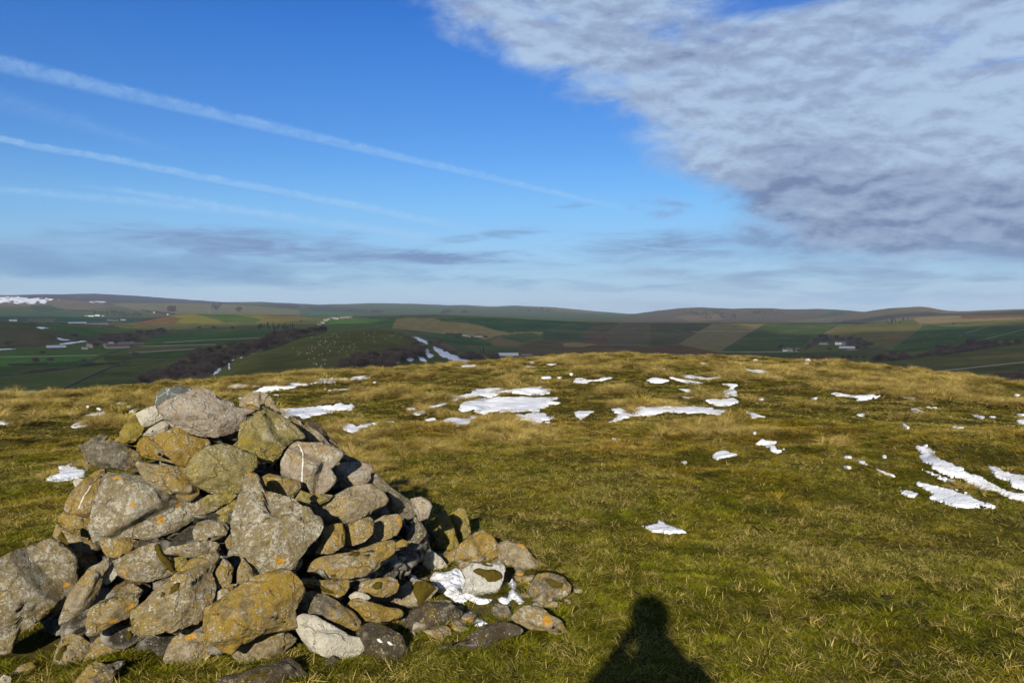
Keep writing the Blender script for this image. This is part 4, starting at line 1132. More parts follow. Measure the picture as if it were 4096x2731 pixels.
PATCHES = [
 (N_((175,265),(250,232),(400,208),(560,188),(620,178),(720,180),(820,168),(900,162),(905,172),(850,185),(740,190),(660,205),(560,208),(480,222),(420,240),(340,250),(290,262),(230,268)), 'long narrow band of snow slanting across the turf just above the cairn'),
 (N_((330,372),(430,368),(520,358),(600,352),(680,348),(740,328),(800,340),(805,352),(790,380),(700,385),(620,400),(520,425),(500,438),(420,425),(350,425)), 'snow patch running out from behind the right shoulder of the cairn'),
 (N_((705,470),(760,465),(810,468),(830,482),(860,462),(960,455),(1065,448),(1060,455),(980,465),(900,480),(850,495),(800,522),(740,500)), 'pointed snow patch with a long thin tail right of the cairn'),
 (N_((640,250),(700,243),(770,245),(785,236),(792,240),(770,258),(700,253),(645,256)), 'thin snow sliver below the long slanting band'),
 (N_((745,292),(770,288),(790,283),(822,294),(800,304),(750,306)), 'small snow blot above the patch behind the cairn'),
 (N_((945,243),(1005,241),(1010,247),(985,253),(948,249)), 'tiny oval of snow right of the thin sliver'),
 (N_((1380,300),(1440,290),(1540,275),(1570,240),(1640,236),(1720,240),(1850,240),(1950,225),(2010,225),(2010,240),(2045,250),(2035,270),(1990,280),(1900,280),(1850,275),(1760,265),(1700,290),(1650,300),(1600,285),(1500,300),(1440,320),(1390,318)), 'ragged upper half of the central snow field, broken by straw tufts'),
 (N_((1465,375),(1500,325),(1580,310),(1700,300),(1860,296),(2085,298),(2060,320),(2110,336),(2050,350),(1985,370),(1950,392),(1860,385),(1700,390),(1620,402),(1575,395),(1560,370),(1500,388)), 'largest snow patch, in the middle of the hilltop'),
 (N_((1340,455),(1410,425),(1500,425),(1560,410),(1600,425),(1540,440),(1545,460),(1470,478),(1440,470),(1400,458)), 'snow patch below left of the largest one'),
 (N_((1820,405),(1900,400),(2010,402),(2035,420),(2065,418),(2020,440),(1960,465),(1915,472),(1900,445),(1820,435)), 'snow patch below right of the largest one'),
 (N_((1255,375),(1300,350),(1385,332),(1390,337),(1320,358),(1270,382)), 'thin slanting snow scrap left of the largest patch'),
 (N_((1900,200),(1970,210),(2010,208),(2010,222),(1930,212)), 'small snow scrap just above the central snow field'),
 (R_((0,150),(40,145),(60,158),(120,155),(140,140),(200,145),(150,158),(90,165),(0,182),(-10,170)), 'snow streak between the central snow field and the skyline'),
 (R_((375,160),(420,143),(460,150),(500,160),(450,172),(400,170)), 'wedge of snow left of the thin diagonal streaks'),
 (R_((495,143),(560,155),(620,165),(665,172),(620,184),(580,172),(510,152)), 'thin diagonal snow streak under the scattered ones near the skyline'),
 (R_((535,133),(620,132),(690,140),(760,135),(780,140),(700,155),(630,150),(570,142)), 'broken snow streak near the middle skyline'),
 (R_((885,97),(960,103),(1040,104),(1000,118),(1035,130),(960,122),(900,108)), 'snow streak close under the skyline left of the white rock wedge'),
 (R_((1045,135),(1060,130),(1125,132),(1110,143),(1050,142)), 'small snow scrap under the white rock wedge'),
 (R_((760,178),(830,177),(860,185),(830,200),(855,235),(820,245),(770,240),(780,215),(800,208),(820,190)), 'S-shaped snow patch above the long horizontal drift'),
 (R_((685,262),(760,258),(830,255),(860,275),(800,295),(760,298),(700,275)), 'snow patch resting above the right end of the long drift'),
 (R_((180,380),(230,345),(190,310),(240,305),(300,330),(320,300),(460,295),(560,295),(700,305),(790,315),(760,338),(700,335),(660,325),(560,332),(470,328),(400,345),(350,345),(290,345),(250,365)), 'long horizontal snow drift right of the hilltop centre'),
 (R_((0,325),(20,320),(100,322),(60,345),(30,366),(5,345)), 'triangular snow patch left of the long drift'),
 (R_((890,318),(930,330),(960,342),(1000,352),(930,357),(915,340)), 'small snow scrap right of the long drift'),
 (R_((1335,230),(1400,220),(1420,232),(1460,243),(1550,232),(1605,238),(1570,255),(1500,268),(1460,265),(1470,252),(1400,248)), 'winged snow patch on the right half of the hilltop'),
 (R_((1700,245),(1740,235),(1790,245),(1805,260),(1770,262)), 'snow patch right of the winged one'),
 (R_((1755,308),(1790,308),(1835,325),(1800,333),(1770,322)), 'small snow patch below the one beside the winged patch'),
 (R_((1475,340),(1510,332),(1530,342),(1500,348)), 'lone snow dab below the winged patch'),
 (R_((540,202),(600,208),(650,230),(640,240),(590,222)), 'short snow streak above the long horizontal drift'),
 (R_((950,495),(980,470),(1000,478),(1055,482),(1040,500),(1060,520),(1095,522),(1065,545),(1030,530),(1020,510)), 'zigzag snow patch beside the big straw tussock'),
 (R_((715,565),(740,540),(780,532),(850,550),(800,560),(750,575)), 'small feathered snow patch below the big straw tussock'),
 (R_((2235,266),(2335,278),(2330,284),(2260,274)), 'thin snow line near the right skyline'),
 (R_((2310,372),(2360,362),(2360,392),(2320,386)), 'snow scrap touching the right picture edge'),
 (Q_((235,565),(290,555),(315,552),(325,530),(350,535),(370,562),(430,578),(490,598),(400,604),(290,595)), 'lone star-shaped snow patch on the open turf right of the cairn'),
 (Q_((1752,118),(1790,125),(1810,112),(1850,150),(1880,190),(1960,225),(2010,240),(2050,275),(2120,295),(2200,345),(2300,380),(2380,385),(2380,425),(2280,410),(2200,370),(2110,360),(2050,320),(1990,290),(1950,290),(1880,262),(1820,225),(1790,200),(1765,175),(1790,165)), 'big diagonal snow drift sweeping down the bank at the right'),
 (Q_((1780,245),(1860,270),(1960,310),(1990,335),(1900,312),(1830,275)), 'thin snow streak under the big diagonal drift'),
 (Q_((1705,300),(1780,320),(1870,345),(1960,355),(2080,400),(2190,455),(2180,465),(2100,460),(1970,465),(1900,440),(1820,410),(1840,385),(1790,350)), 'feathery streaked snow sheet below the big diagonal drift'),
 (Q_((1660,365),(1720,360),(1765,385),(1740,405),(1680,395)), 'small snow blot left of the feathery sheet'),
 (Q_((2150,228),(2200,240),(2280,270),(2380,290),(2380,372),(2290,345),(2260,310),(2200,290),(2160,260)), 'snow drift at the right picture edge above the big diagonal one'),
 (Q_((1530,245),(1640,285),(1620,290),(1550,262)), 'narrow snow strip left of the big diagonal drift'),
 (Q_((1420,195),(1470,205),(1485,225),(1440,212)), 'short snow dash uphill of the narrow strip'),
 (A_((355,820),(470,780),(450,720),(520,715),(570,695),(600,710),(610,745),(680,755),(670,800),(600,815),(520,835),(390,838)), 'snow patch left of the cairn beside the white-streaked slab'),
 (A_((-20,370),(90,362),(185,355),(100,375),(30,393),(-20,392)), 'snow strip at the left picture edge'),
 (A_((550,410),(600,375),(670,362),(690,380),(740,378),(700,400),(600,412)), 'broken snow patch on the turf upper left of the cairn'),
 (A_((670,320),(740,300),(840,290),(830,305),(760,322)), 'wedge of snow uphill of the broken patch at left'),
 (A_((905,225),(960,212),(1020,203),(1000,222),(930,232)), 'snow scrap left of the veined boulder near the skyline'),
]
SCRAPS = [N_((1255,440),(1310,430),(1322,438),(1270,452)), N_((1140,372),(1190,367),(1195,376),(1150,377)), N_((1165,400),(1240,388),(1260,395),(1210,409)), N_((1985,170),(2040,167),(2048,179),(1990,179)),
 N_((1480,98),(1580,95),(1560,105),(1490,105)), N_((1890,75),(1950,75),(1930,83)), N_((2000,85),(2080,89),(2040,96)), N_((1995,458),(2045,454),(2030,466)), N_((830,248),(870,247),(880,254)), N_((930,203),(950,197),(945,208)),
 N_((620,245),(642,243),(635,249)), N_((303,282),(345,280),(335,287)), N_((80,303),(112,300),(100,308)), N_((2160,150),(2182,146),(2175,162)), N_((2080,172),(2110,170),(2100,180)), N_((1300,312),(1325,310),(1315,318)),
 R_((1760,177),(1790,183),(1775,188)), R_((1813,187),(1873,190),(1850,197)), R_((2078,343),(2147,353),(2130,361)), R_((738,122),(782,125),(770,131)), R_((1715,388),(1752,410),(1740,417),(1720,400)), R_((155,85),(195,86),(180,96)),
 R_((1240,255),(1270,250),(1260,260)), R_((960,255),(990,260),(975,266)), R_((515,67),(553,67),(540,73)), R_((595,70),(625,70),(610,77)), R_((740,71),(775,70),(765,77)), R_((655,68),(690,69),(680,74)), R_((560,245),(620,248),(600,255)),
 R_((895,137),(922,138),(910,143)), R_((1040,104),(1050,106),(1045,109)), R_((1225,98),(1250,99),(1240,104)), R_((1835,237),(1885,240),(1865,244)), R_((1900,217),(1942,220),(1930,224)), R_((1838,299),(1898,303),(1880,308)), R_((1970,406),(2038,411),(2010,418)),
 R_((705,145),(765,145),(740,152)), R_((440,98),(475,100),(465,106)), R_((1310,188),(1328,190),(1320,196)), R_((2170,349),(2205,352),(2190,356)), R_((2310,338),(2360,340),(2340,346)), R_((2300,232),(2330,236),(2315,241)),
 R_((190,468),(218,470),(205,477)), R_((1600,552),(1635,560),(1625,568)), R_((555,586),(590,590),(578,596)), R_((930,436),(950,438),(940,444)), R_((805,115),(850,114),(830,122)), Q_((1345,178),(1400,186),(1380,190)), Q_((1340,232),(1400,244),(1370,246)),
 A_((520,305),(600,295),(590,304)), A_((750,232),(865,227),(850,239)), A_((1010,290),(1075,268),(1050,291)), A_((1150,232),(1215,229),(1190,244)), A_((990,250),(1030,246),(1015,258)), A_((360,290),(405,296),(380,303)), A_((660,245),(700,243),(690,252)), A_((760,262),(800,268),(780,276))]


def seg_dist(px, py, poly, ky=2.2):
    P = np.array(poly); d = np.full(px.shape, 1e9)
    for i in range(len(P)):
        a = P[i] * [1, ky]; c = P[(i + 1) % len(P)] * [1, ky]
        ab = c - a; L = ab @ ab + 1e-9
        t = np.clip(((px - a[0]) * ab[0] + (py * ky - a[1]) * ab[1]) / L, 0, 1)
        d = np.minimum(d, np.hypot(px - a[0] - t * ab[0], py * ky - a[1] - t * ab[1]))
    return d


def poly_world(poly, far=False):
    P, r, ok = hit([p[0] for p in poly], [p[1] for p in poly], rmin=90 if far else 3.0, rmax=12000 if far else 75, step=1.012)
    return P[ok] if far else P, r[ok] if far else r


def biggest(Fq, n):
    """faces of the largest connected piece"""
    lab = np.arange(n)
    for it in range(4000):
        m = lab[Fq].min(1)
        new = lab.copy(); np.minimum.at(new, Fq.ravel(), np.repeat(m, Fq.shape[1]))
        new = new[new]
        if (new == lab).all(): break
        lab = new
    fl = lab[Fq[:, 0]]
    u, c_ = np.unique(fl, return_counts=True)
    return Fq[fl == u[c_.argmax()]]


def patch_mesh(poly, seed, thick=0.05, one=True, far=False, streaky=0):
    P, r = poly_world(poly, far)
    if len(P) < 3: return None
    th = np.arctan2(P[:, 0], P[:, 1])
    r0, r1 = r.min() * .97, min(r.max() * 1.04, 12000 if far else 72)
    t0, t1 = th.min() - .004, th.max() + .004
    nt_ = int(np.clip((t1 - t0) / 0.0011, 10, 420)); nr_ = int(np.clip((r1 - r0) / max(.02, (.0035 if far else .0035) * r0), 18, 300))
    if far: nt_ = int(np.clip((t1 - t0) / .0007, 10, 300))
    Tt, Rr = np.meshgrid(np.linspace(t0, t1, nt_), np.linspace(r0, r1, nr_), indexing='ij')
    X, Y = Rr * np.sin(Tt), Rr * np.cos(Tt)
    Z = height(X, Y)
    px, py, _ = project(np.stack([X, Y, Z], -1))
    sd = seg_dist(px, py, poly) * np.where(pin(px, py, poly), 1, -1)
    sdm = sd / F * Rr                                 # metres across
    wid = math.sqrt(abs(poly_cent(poly)[2]))            # size on the picture, in measured pixels
    am = min(1.0, wid / 70)
    # ragged, streaky margin as the grass leaves it
    rag = fbm(np.stack([px / 26, py / 7, 0 * px + seed], -1), 6, 200 + seed, .74) * 11 * am
    hole = np.clip(fbm(np.stack([px / 60, py / 16, 0 * px], -1), 4, 77, .65) - 0.35, 0, 1) * 34 * am
    s = sd + rag - hole + 3.0
    if streaky and not far:
        s = s - np.clip(fbm(np.stack([(px + .4 * py) / 80, (py - .38 * px) / 7, 0 * px + 2], -1), 4, 95, .6) + .02, 0, 1) * streaky
    off = -0.03 + (thick + 0.03) * sstep(-2.0, 4.0, s) + 0.008 * fbm2(X, Y, 0.5, 3, 9) * sstep(0, 8, s)
    keep = off > -0.029
    if far:
        rag = fbm(np.stack([px / 18, py / 5, 0 * px + seed], -1), 5, 200 + seed, .7) * 8 * min(1, wid / 60)
        hole = np.clip(fbm(np.stack([px / 22, py / 6, 0 * px], -1), 4, 79, .7) + 0.15, 0, 1) * 22 * min(1, wid / 60)
        s = sd + rag - hole + .6
        if streaky: s = s - np.clip(fbm(np.stack([px / 13 + py / 9, py / 3.5, 0 * px + 4], -1), 4, 91, .75) + .12, 0, 1) * streaky
        off = -1.2 + 1.7 * sstep(-1.5, 1.5, s); keep = off > -1.1
    V = np.stack([X, Y, Z + off], -1).reshape(-1, 3)
    Fq = grid_faces(nt_, nr_)[:, ::-1]
    kf = keep.ravel()[Fq].any(1)
    Fq = Fq[kf]
    if len(Fq) == 0: return None
    if one: Fq = biggest(Fq, len(V))
    used = np.unique(Fq); mp = np.zeros(len(V), int); mp[used] = np.arange(len(used))
    return V[used], mp[Fq]


for i, (poly, lab) in enumerate(PATCHES):
    q = patch_mesh(poly, i, 0.018, streaky=26 if ('diagonal drift' in lab or 'feathery' in lab) else 0)
    if q is None: continue
    c0 = q[0].mean(0)
    o = link('snow_patch', mesh_np('snow_patch', q[0] - c0, q[1]), m_snow, loc=c0)
    tag(o, lab, 'snow patch', 'snow patches on the hilltop')
VV, FF, n0 = [], [], 0
for i, poly in enumerate(SCRAPS):
    q = patch_mesh(poly, 60 + i, 0.028, False)
    if q is None: continue
    VV.append(q[0]); FF.append(q[1] + n0); n0 += len(q[0])
o = link('snow_scraps', mesh_np('snow_scraps', np.concatenate(VV), np.concatenate(FF)), m_snow)
tag(o, 'many tiny scraps of thawing snow strewn over the hilltop turf', 'snow', kind='stuff')


# ---- snow heaps and moss draped over the stones
def drape(poly, step, thick, seed, rough=.5, up=.6, smooth_depth=3):
    xs = np.array([p[0] for p in poly]); ys = np.array([p[1] for p in poly])
    gx = np.arange(xs.min() - 2 * step, xs.max() + 2.1 * step, step); gy = np.arange(ys.min() - 2 * step, ys.max() + 2.1 * step, step)
    n, m = len(gx), len(gy)
    GX, GY = np.meshgrid(gx, gy, indexing='ij')
    P0, r0, ok0 = hit(GX.ravel(), GY.ravel(), rmin=2.6, rmax=9, step=1.02)
    D = np.linalg.norm(P0 - np.array([0, 0, CAMZ]), axis=1)
    R0 = ray(GX.ravel(), GY.ravel())
    for i in range(len(D)):
        h = BV.ray_cast(CAM, Vector(R0[i]), 12)
        if h[0] is not None and h[3] < D[i]: D[i] = h[3]
    D = D.reshape(n, m)
    ins = pin(GX, GY, poly)
    lo = np.percentile(D[ins], 8) - .02 if ins.any() else D.min(); hi = np.percentile(D[ins], 92) + .06 if ins.any() else D.max()
    D = np.clip(D, lo, hi)
    if smooth_depth: D = gsmooth(gsmooth(D, smooth_depth, 0), smooth_depth, 1)
    sd = seg_dist(GX, GY, poly, 1.3) * np.where(ins, 1, -1) / F * D
    dirs = ray(GX, GY)
    P = np.array([0, 0, CAMZ]) + dirs * D[..., None]
    s = sd + fbm(P / .05, 3, seed) * .010
    h = thick * (1 - np.exp(-np.clip(s, 0, 1) / (thick * .8 + 1e-3)))
    h = h * (1 + rough * fbm(P / .035, 3, seed + 3)) - 0.014 * (s < 0)
    P = P - dirs * (h * (1 - up))[..., None] + np.array([0, 0, 1.0]) * (h * up)[..., None]
    Fq = grid_faces(n, m)
    keep = (s > -.006).ravel()[Fq].all(1)
    Fq = Fq[keep]
    V = P.reshape(-1, 3); used = np.unique(Fq); mp = np.zeros(len(V), int); mp[used] = np.arange(len(used))
    return V[used], mp[Fq][:, ::-1]


HEAPS = [
 (C_((1120,750),(1150,705),(1220,700),(1270,680),(1310,675),(1345,690),(1360,720),(1385,760),(1360,820),(1370,850),(1480,880),(1575,900),(1560,930),(1520,975),(1480,960),(1400,900),(1340,945),(1280,905),(1210,850),(1180,800)), 'lumpy heap of snow filling the hollow between the stones'),
 (C_((1690,840),(1695,780),(1715,745),(1740,770),(1750,830),(1790,880),(1812,920),(1800,948),(1760,945),(1720,910),(1680,950),(1640,935),(1600,900),(1630,870),(1680,880)), 'small two-armed snow heap right of the whitened rock'),
 (C_((1378,965),(1420,985),(1470,1030),(1545,1070),(1500,1095),(1450,1100),(1410,1050)), 'blade-shaped snow sliver below the snow heap'),
 (C_((950,715),(1000,725),(1025,740),(1020,765),(970,760)), 'small snow crust left of the snow heap'),
 (C_((1010,700),(1045,672),(1068,705),(1050,718)), 'snow dab against the pale rod-like stone'),
]
for i, (poly, lab) in enumerate(HEAPS):
    v, f = drape(poly, 2.6, 0.060 if i < 2 else .035, 300 + i, .35, .6)
    c0 = v.mean(0)
    o = link('snow_patch', mesh_np('snow_patch', v - c0, f), m_snow, loc=c0)
    tag(o, lab, 'snow patch', 'snow lying among the cairn stones')

m_moss, nt, b = new_mat('moss', 1.0)
b.inputs['Specular IOR Level'].default_value = 0.0
vm = tex_obj(nt)
nt.links.new(mix(nt, noise(nt, vm, 60, 4, 0.7), mix(nt, noise(nt, vm, 12, 3), (.024, .018, .004), (.050, .045, .008)), mix(nt, noise(nt, vm, 9, 3), (.110, .062, .012), (.115, .095, .016))), b.inputs['Base Color'])
bump(nt, b, noise(nt, vm, 150, 4, 0.8), 1.0, 0.01)
MOSS = [C_((1330,640),(1370,610),(1420,620),(1400,650),(1360,690)), C_((1425,690),(1470,670),(1530,690),(1590,680),(1640,700),(1650,740),(1600,775),(1540,770),(1520,740),(1450,715)),
 C_((1460,630),(1530,628),(1590,650),(1560,665),(1490,650)), C_((1000,810),(1020,770),(1100,752),(1140,790),(1210,850),(1340,960),(1290,950),(1200,880),(1110,900),(1040,950),(1010,860)),
 C_((850,650),(900,560),(940,600),(960,660),(940,720),(900,760),(860,740),(830,720)), C_((700,800),(740,765),(780,775),(775,820),(730,830)), C_((525,570),(560,545),(610,560),(590,582),(540,582)), C_((495,390),(515,365),(535,400),(510,425)),
 C_((240,700),(300,685),(325,715),(310,745),(260,745)), C_((385,720),(410,700),(465,715),(430,750),(400,750)), C_((1800,700),(1850,670),(1930,690),(1990,680),(2100,700),(2180,760),(2230,820),(2190,900),(2130,800),(2060,730),(1950,705),(1880,740),(1840,780),(1800,740)),
 C_((200,760),(300,790),(380,820),(420,850),(330,850),(240,800)), C_((1950,760),(2000,745),(2090,780),(2080,820),(2000,820)), B_((1210,350),(1250,330),(1290,420),(1350,510),(1400,560),(1360,590),(1300,520),(1240,440),(1205,390)),
 B_((780,680),(880,610),(1020,585),(1010,630),(930,650),(900,700),(850,740),(790,750)), B_((1320,740),(1340,680),(1380,640),(1420,650),(1410,700),(1370,735)), B_((1240,750),(1265,710),(1305,720),(1300,760),(1260,775)),  # the two on the orange-spotted boulder are dark colour for its shaded holes
 B_((860,1060),(910,1050),(920,1100),(900,1140),(870,1130)), B_((960,1060),(1020,1020),(1050,1060),(1040,1120),(990,1150),(960,1110)), B_((890,1010),(960,950),(1040,920),(1050,935),(980,980),(910,1025)), B_((420,1250),(470,1150),(540,1110),(550,1130),(490,1190),(470,1260)),
 B_((800,1270),(840,1245),(880,1260),(860,1290),(810,1290)), B_((1900,1400),(2000,1350),(2120,1340),(2070,1390),(1960,1420)), T_((565,420),(590,360),(620,360),(615,395),(580,440)), B_((480,250),(500,280),(560,350),(640,440),(600,420),(520,350),(450,300)), B_((900,1330),(960,1290),(950,1330),(880,1370))]
for i, poly in enumerate(MOSS):
    cx_, cy_, ar = poly_cent(poly)
    d_ = ray(cx_, cy_)
    best = None
    for o, Wv, Fc, k in stone_objs:
        pass
    v, f = drape(poly, 3.4, 0.022, 400 + i, .9, .5, 1)
    c0 = v.mean(0)
    # the stone that carries it
    host = min(stone_objs, key=lambda q: float(np.min(np.linalg.norm(q[1][::7] - c0, axis=1))))[0]
    o = link('moss', mesh_np('moss', v - np.array(host.location), f), m_moss, parent=host)


m_soil, nt, b = new_mat('mossy_soil', 1.0)
vt = tex_obj(nt)
nt.links.new(mix(nt, noise(nt, vt, 14, 6, .7).step(.4, .6), mix(nt, noise(nt, vt, 70, 4, .7), (.030, .020, .009), (.095, .062, .026)), mix(nt, noise(nt, vt, 90, 4, .7), (.065, .058, .010), (.150, .120, .020))), b.inputs['Base Color'])
bump(nt, b, noise(nt, vt, 60, 6, .75), 1.0, .02)
q = patch_mesh(TAIL, 140, .003)
tag(link('mossy_soil', mesh_np('mossy_soil', q[0], q[1]), m_soil), 'dark soil and brown moss under the fallen stones right of the cairn', 'soil', kind='stuff')


# ------------------------------------------------------------------ grass
def blades_mesh(name, n, rad, lmin, lmax, wid, droop, seed, spread=1.0, pale=.2):
    rng = np.random.default_rng(seed)
    a = rng.uniform(0, 2 * math.pi, n); rr = rad * np.sqrt(rng.uniform(0, 1, n))
    bx, by = rr * np.cos(a), rr * np.sin(a)
    L = rng.uniform(lmin, lmax, n) * (1 - .35 * (rr / rad))
    lean_a = a + rng.normal(0, 1.1, n)
    lean = (rr / rad * .5 + rng.uniform(.05, .9, n)) * spread
    w = wid * rng.uniform(.7, 1.3, n)
    fa = rng.uniform(0, math.pi, n)
    wx, wy = np.cos(fa) * w, np.sin(fa) * w
    dxl, dyl = np.cos(lean_a), np.sin(lean_a)
    V = []
    for s, ws in ((0, 1), (.5, .8), (1.0, .15)):
        hor = L * (lean * s * .7 + droop * s * s * .6)
        z = L * (s - droop * s * s * .55) / np.sqrt(1 + lean ** 2 * .7) - .006
        cxv, cyv = bx + dxl * hor, by + dyl * hor
        V.append(np.stack([cxv - wx * ws, cyv - wy * ws, z], -1)); V.append(np.stack([cxv + wx * ws, cyv + wy * ws, z], -1))
    V = np.stack(V, 1).reshape(-1, 3)
    i0 = np.arange(n)[:, None] * 6
    Fq = np.concatenate([i0 + np.array([0, 1, 3, 2]), i0 + np.array([2, 3, 5, 4])])
    me = mesh_np(name, V, Fq, True)
    bl = rng.uniform(0, 1, n)
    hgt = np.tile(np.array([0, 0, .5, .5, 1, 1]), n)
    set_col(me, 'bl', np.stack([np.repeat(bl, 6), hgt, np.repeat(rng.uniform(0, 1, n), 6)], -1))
    return me


m_grass, nt, b = new_mat('grass_blades', 0.7)
out = [n for n in nt.nodes if n.type == 'OUTPUT_MATERIAL'][0]
sb = nt.nodes.new('ShaderNodeSeparateColor'); nt.links.new(attr(nt, 'bl'), sb.inputs[0])
rb, hb, gb = (E(nt, sb.outputs[i]) for i in range(3))
tint = attr(nt, 'tint', 'INSTANCER')
dry = attr(nt, 'dry', 'INSTANCER', 'Fac')
c = mix(nt, (rb + E(nt, dry) - 1.0).step(-0.06, 0.06), tint, mix(nt, gb, (.34, .255, .065), (.58, .46, .17)))
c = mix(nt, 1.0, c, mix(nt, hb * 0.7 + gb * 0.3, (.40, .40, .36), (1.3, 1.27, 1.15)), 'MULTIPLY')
nt.links.new(c, b.inputs['Base Color'])
b.inputs['Specular IOR Level'].default_value = 0.05
tr = nt.nodes.new('ShaderNodeBsdfTranslucent'); nt.links.new(c, tr.inputs[0])
ms_ = nt.nodes.new('ShaderNodeMixShader'); ms_.inputs[0].default_value = 0.22
nt.links.new(b.outputs[0], ms_.inputs[1]); nt.links.new(tr.outputs[0], ms_.inputs[2]); nt.links.new(ms_.outputs[0], out.inputs[0])


def scatter(name, P, rotz, scl, tintc, dryv, blade_me, label, cat):
    me = bpy.data.meshes.new(name + '_points')
    me.vertices.add(len(P)); me.vertices.foreach_set('co', P.astype(np.float32).ravel())
    def add(nm, typ, arr, key):
        a_ = me.attributes.new(nm, typ, 'POINT'); a_.data.foreach_set(key, np.ascontiguousarray(arr, np.float32).ravel())
    add('rot', 'FLOAT_VECTOR', rotz, 'vector'); add('scl', 'FLOAT_VECTOR', scl, 'vector')
    add('tint', 'FLOAT_COLOR', np.concatenate([tintc, np.ones((len(P), 1))], 1), 'color'); add('dry', 'FLOAT', dryv, 'value')
    o = link(name, me, None)
    src = bpy.data.objects.new(name + '_blades', blade_me)
    blade_me.materials.append(m_grass)
    g = bpy.data.node_groups.new(name, 'GeometryNodeTree')
    g.interface.new_socket('Geometry', in_out='INPUT', socket_type='NodeSocketGeometry')
    g.interface.new_socket('Geometry', in_out='OUTPUT', socket_type='NodeSocketGeometry')
    gi = g.nodes.new('NodeGroupInput'); go = g.nodes.new('NodeGroupOutput')
    ip = g.nodes.new('GeometryNodeInstanceOnPoints'); oi = g.nodes.new('GeometryNodeObjectInfo')
    oi.inputs[0].default_value = src
    na = g.nodes.new('GeometryNodeInputNamedAttribute'); na.data_type = 'FLOAT_VECTOR'; na.inputs[0].default_value = 'rot'
    nb2 = g.nodes.new('GeometryNodeInputNamedAttribute'); nb2.data_type = 'FLOAT_VECTOR'; nb2.inputs[0].default_value = 'scl'
    g.links.new(gi.outputs[0], ip.inputs['Points']); g.links.new(oi.outputs['Geometry'], ip.inputs['Instance'])
    g.links.new(na.outputs[0], ip.inputs['Rotation']); g.links.new(nb2.outputs[0], ip.inputs['Scale'])
    g.links.new(ip.outputs[0], go.inputs[0])
    md = o.modifiers.new('grass', 'NODES'); md.node_group = g
    tag(o, label, cat, kind='stuff')
    return o


ALLP = [p for p, _ in PATCHES] + SCRAPS + [p for p, _ in HEAPS]
OUTL = [p for p, _, _, k in STONES if k.get('g')]


def grass_points(n, r0, r1, power, seed, th=34.5):
    th += 10; n = int(n * 1.27)                          # a little beyond the picture on either side
    """random places on the hilltop, thinning with distance"""
    rng = np.random.default_rng(seed)
    q = 2 - power
    u = rng.uniform(0, 1, n)
    r = (r0 ** q + u * (r1 ** q - r0 ** q)) ** (1 / q)
    t = rng.uniform(-th, th, n) * D2R
    x, y = r * np.sin(t), r * np.cos(t)
    s = np.interp(t, _cth, _cs)
    keep = r < 2 * CAMZ / s * 1.35
    z = height(x, y)
    P = np.stack([x, y, z], -1)
    px, py, _ = project(P)
    px2, py2, _ = project(P + np.array([0, 0, .01]))
    for poly in ALLP:
        xs = [p[0] for p in poly]; ys = [p[1] for p in poly]
        bb_ = (px > min(xs)) & (px < max(xs)) & (py > min(ys)) & (py < max(ys)) & keep
        idx = np.nonzero(bb_)[0]
        if len(idx):
            ins = pin(px[idx], py[idx], poly)
            sdi = seg_dist(px[idx], py[idx], poly)
            ins &= (rng.uniform(0, 1, len(idx)) < np.where(sdi < 9, .42, np.where(sdi < 18, .86, .95)))
            keep[idx[ins]] = False
    keep &= ~(pin(px, py, TAIL) & (fbm2(x, y, .16, 2, 99) + rng.uniform(-.4, .4, n) > -.35))
    rho = np.hypot(x - CX, y - CY) / CR
    keep &= ~((rho < .80) & (rng.uniform(0, 1, n) < 1.0))
    for o, Wv, Fc, k in stone_objs:
        if k.get('out'): continue
        lo, hi = Wv.min(0), Wv.max(0)
        c_ = (lo + hi) / 2; h_ = (hi - lo) / 2
        if lo[2] > .25: continue
        keep &= ~((((x - c_[0]) / h_[0]) ** 2 + ((y - c_[1]) / h_[1]) ** 2) < .62)
    return P[keep], r[keep], rng, px[keep], py[keep]


GREEN = np.array((.130, .132, .006)); GOLD = np.array((.225, .165, .010)); RUST = np.array((.230, .112, .010)); STRAW = np.array((.36, .255, .090)); DEEP = np.array((.060, .070, .005))


def tints(P, r, rng):
    x, y = P[:, 0], P[:, 1]
    n1 = fbm2(x, y, 2.2, 4, 61); n2 = fbm2(x, y, 0.5, 3, 63); n3 = fbm2(x, y, 5.5, 3, 67)
    g = sstep(-.35, .45, n1 * .6 + n2 * .35 + .28 - .25 * sstep(6, 16, r))[:, None]      # greenness
    C = GOLD * (1 - g) + GREEN * g
    ru = sstep(.35, .9, n3 + n2 * .4)[:, None] * .65
    C = C * (1 - ru) + RUST * ru
    dp = sstep(.25, .85, -n1 * .6 + fbm2(x, y, .28, 3, 65))[:, None] * .8
    C = C * (1 - dp) + DEEP * dp
    C = C * rng.uniform(.20, 1.80, (len(C), 1)) * np.clip(1 + .55 * fbm2(x, y, .20, 3, 69), .35, 1.6)[:, None]
    dry = np.clip(.16 + .16 * fbm2(x, y, 1.1, 3, 71) + .10 * fbm2(x, y, .25, 2, 73) + .10 * sstep(5, 20, r), .02, .75)
    return C, dry


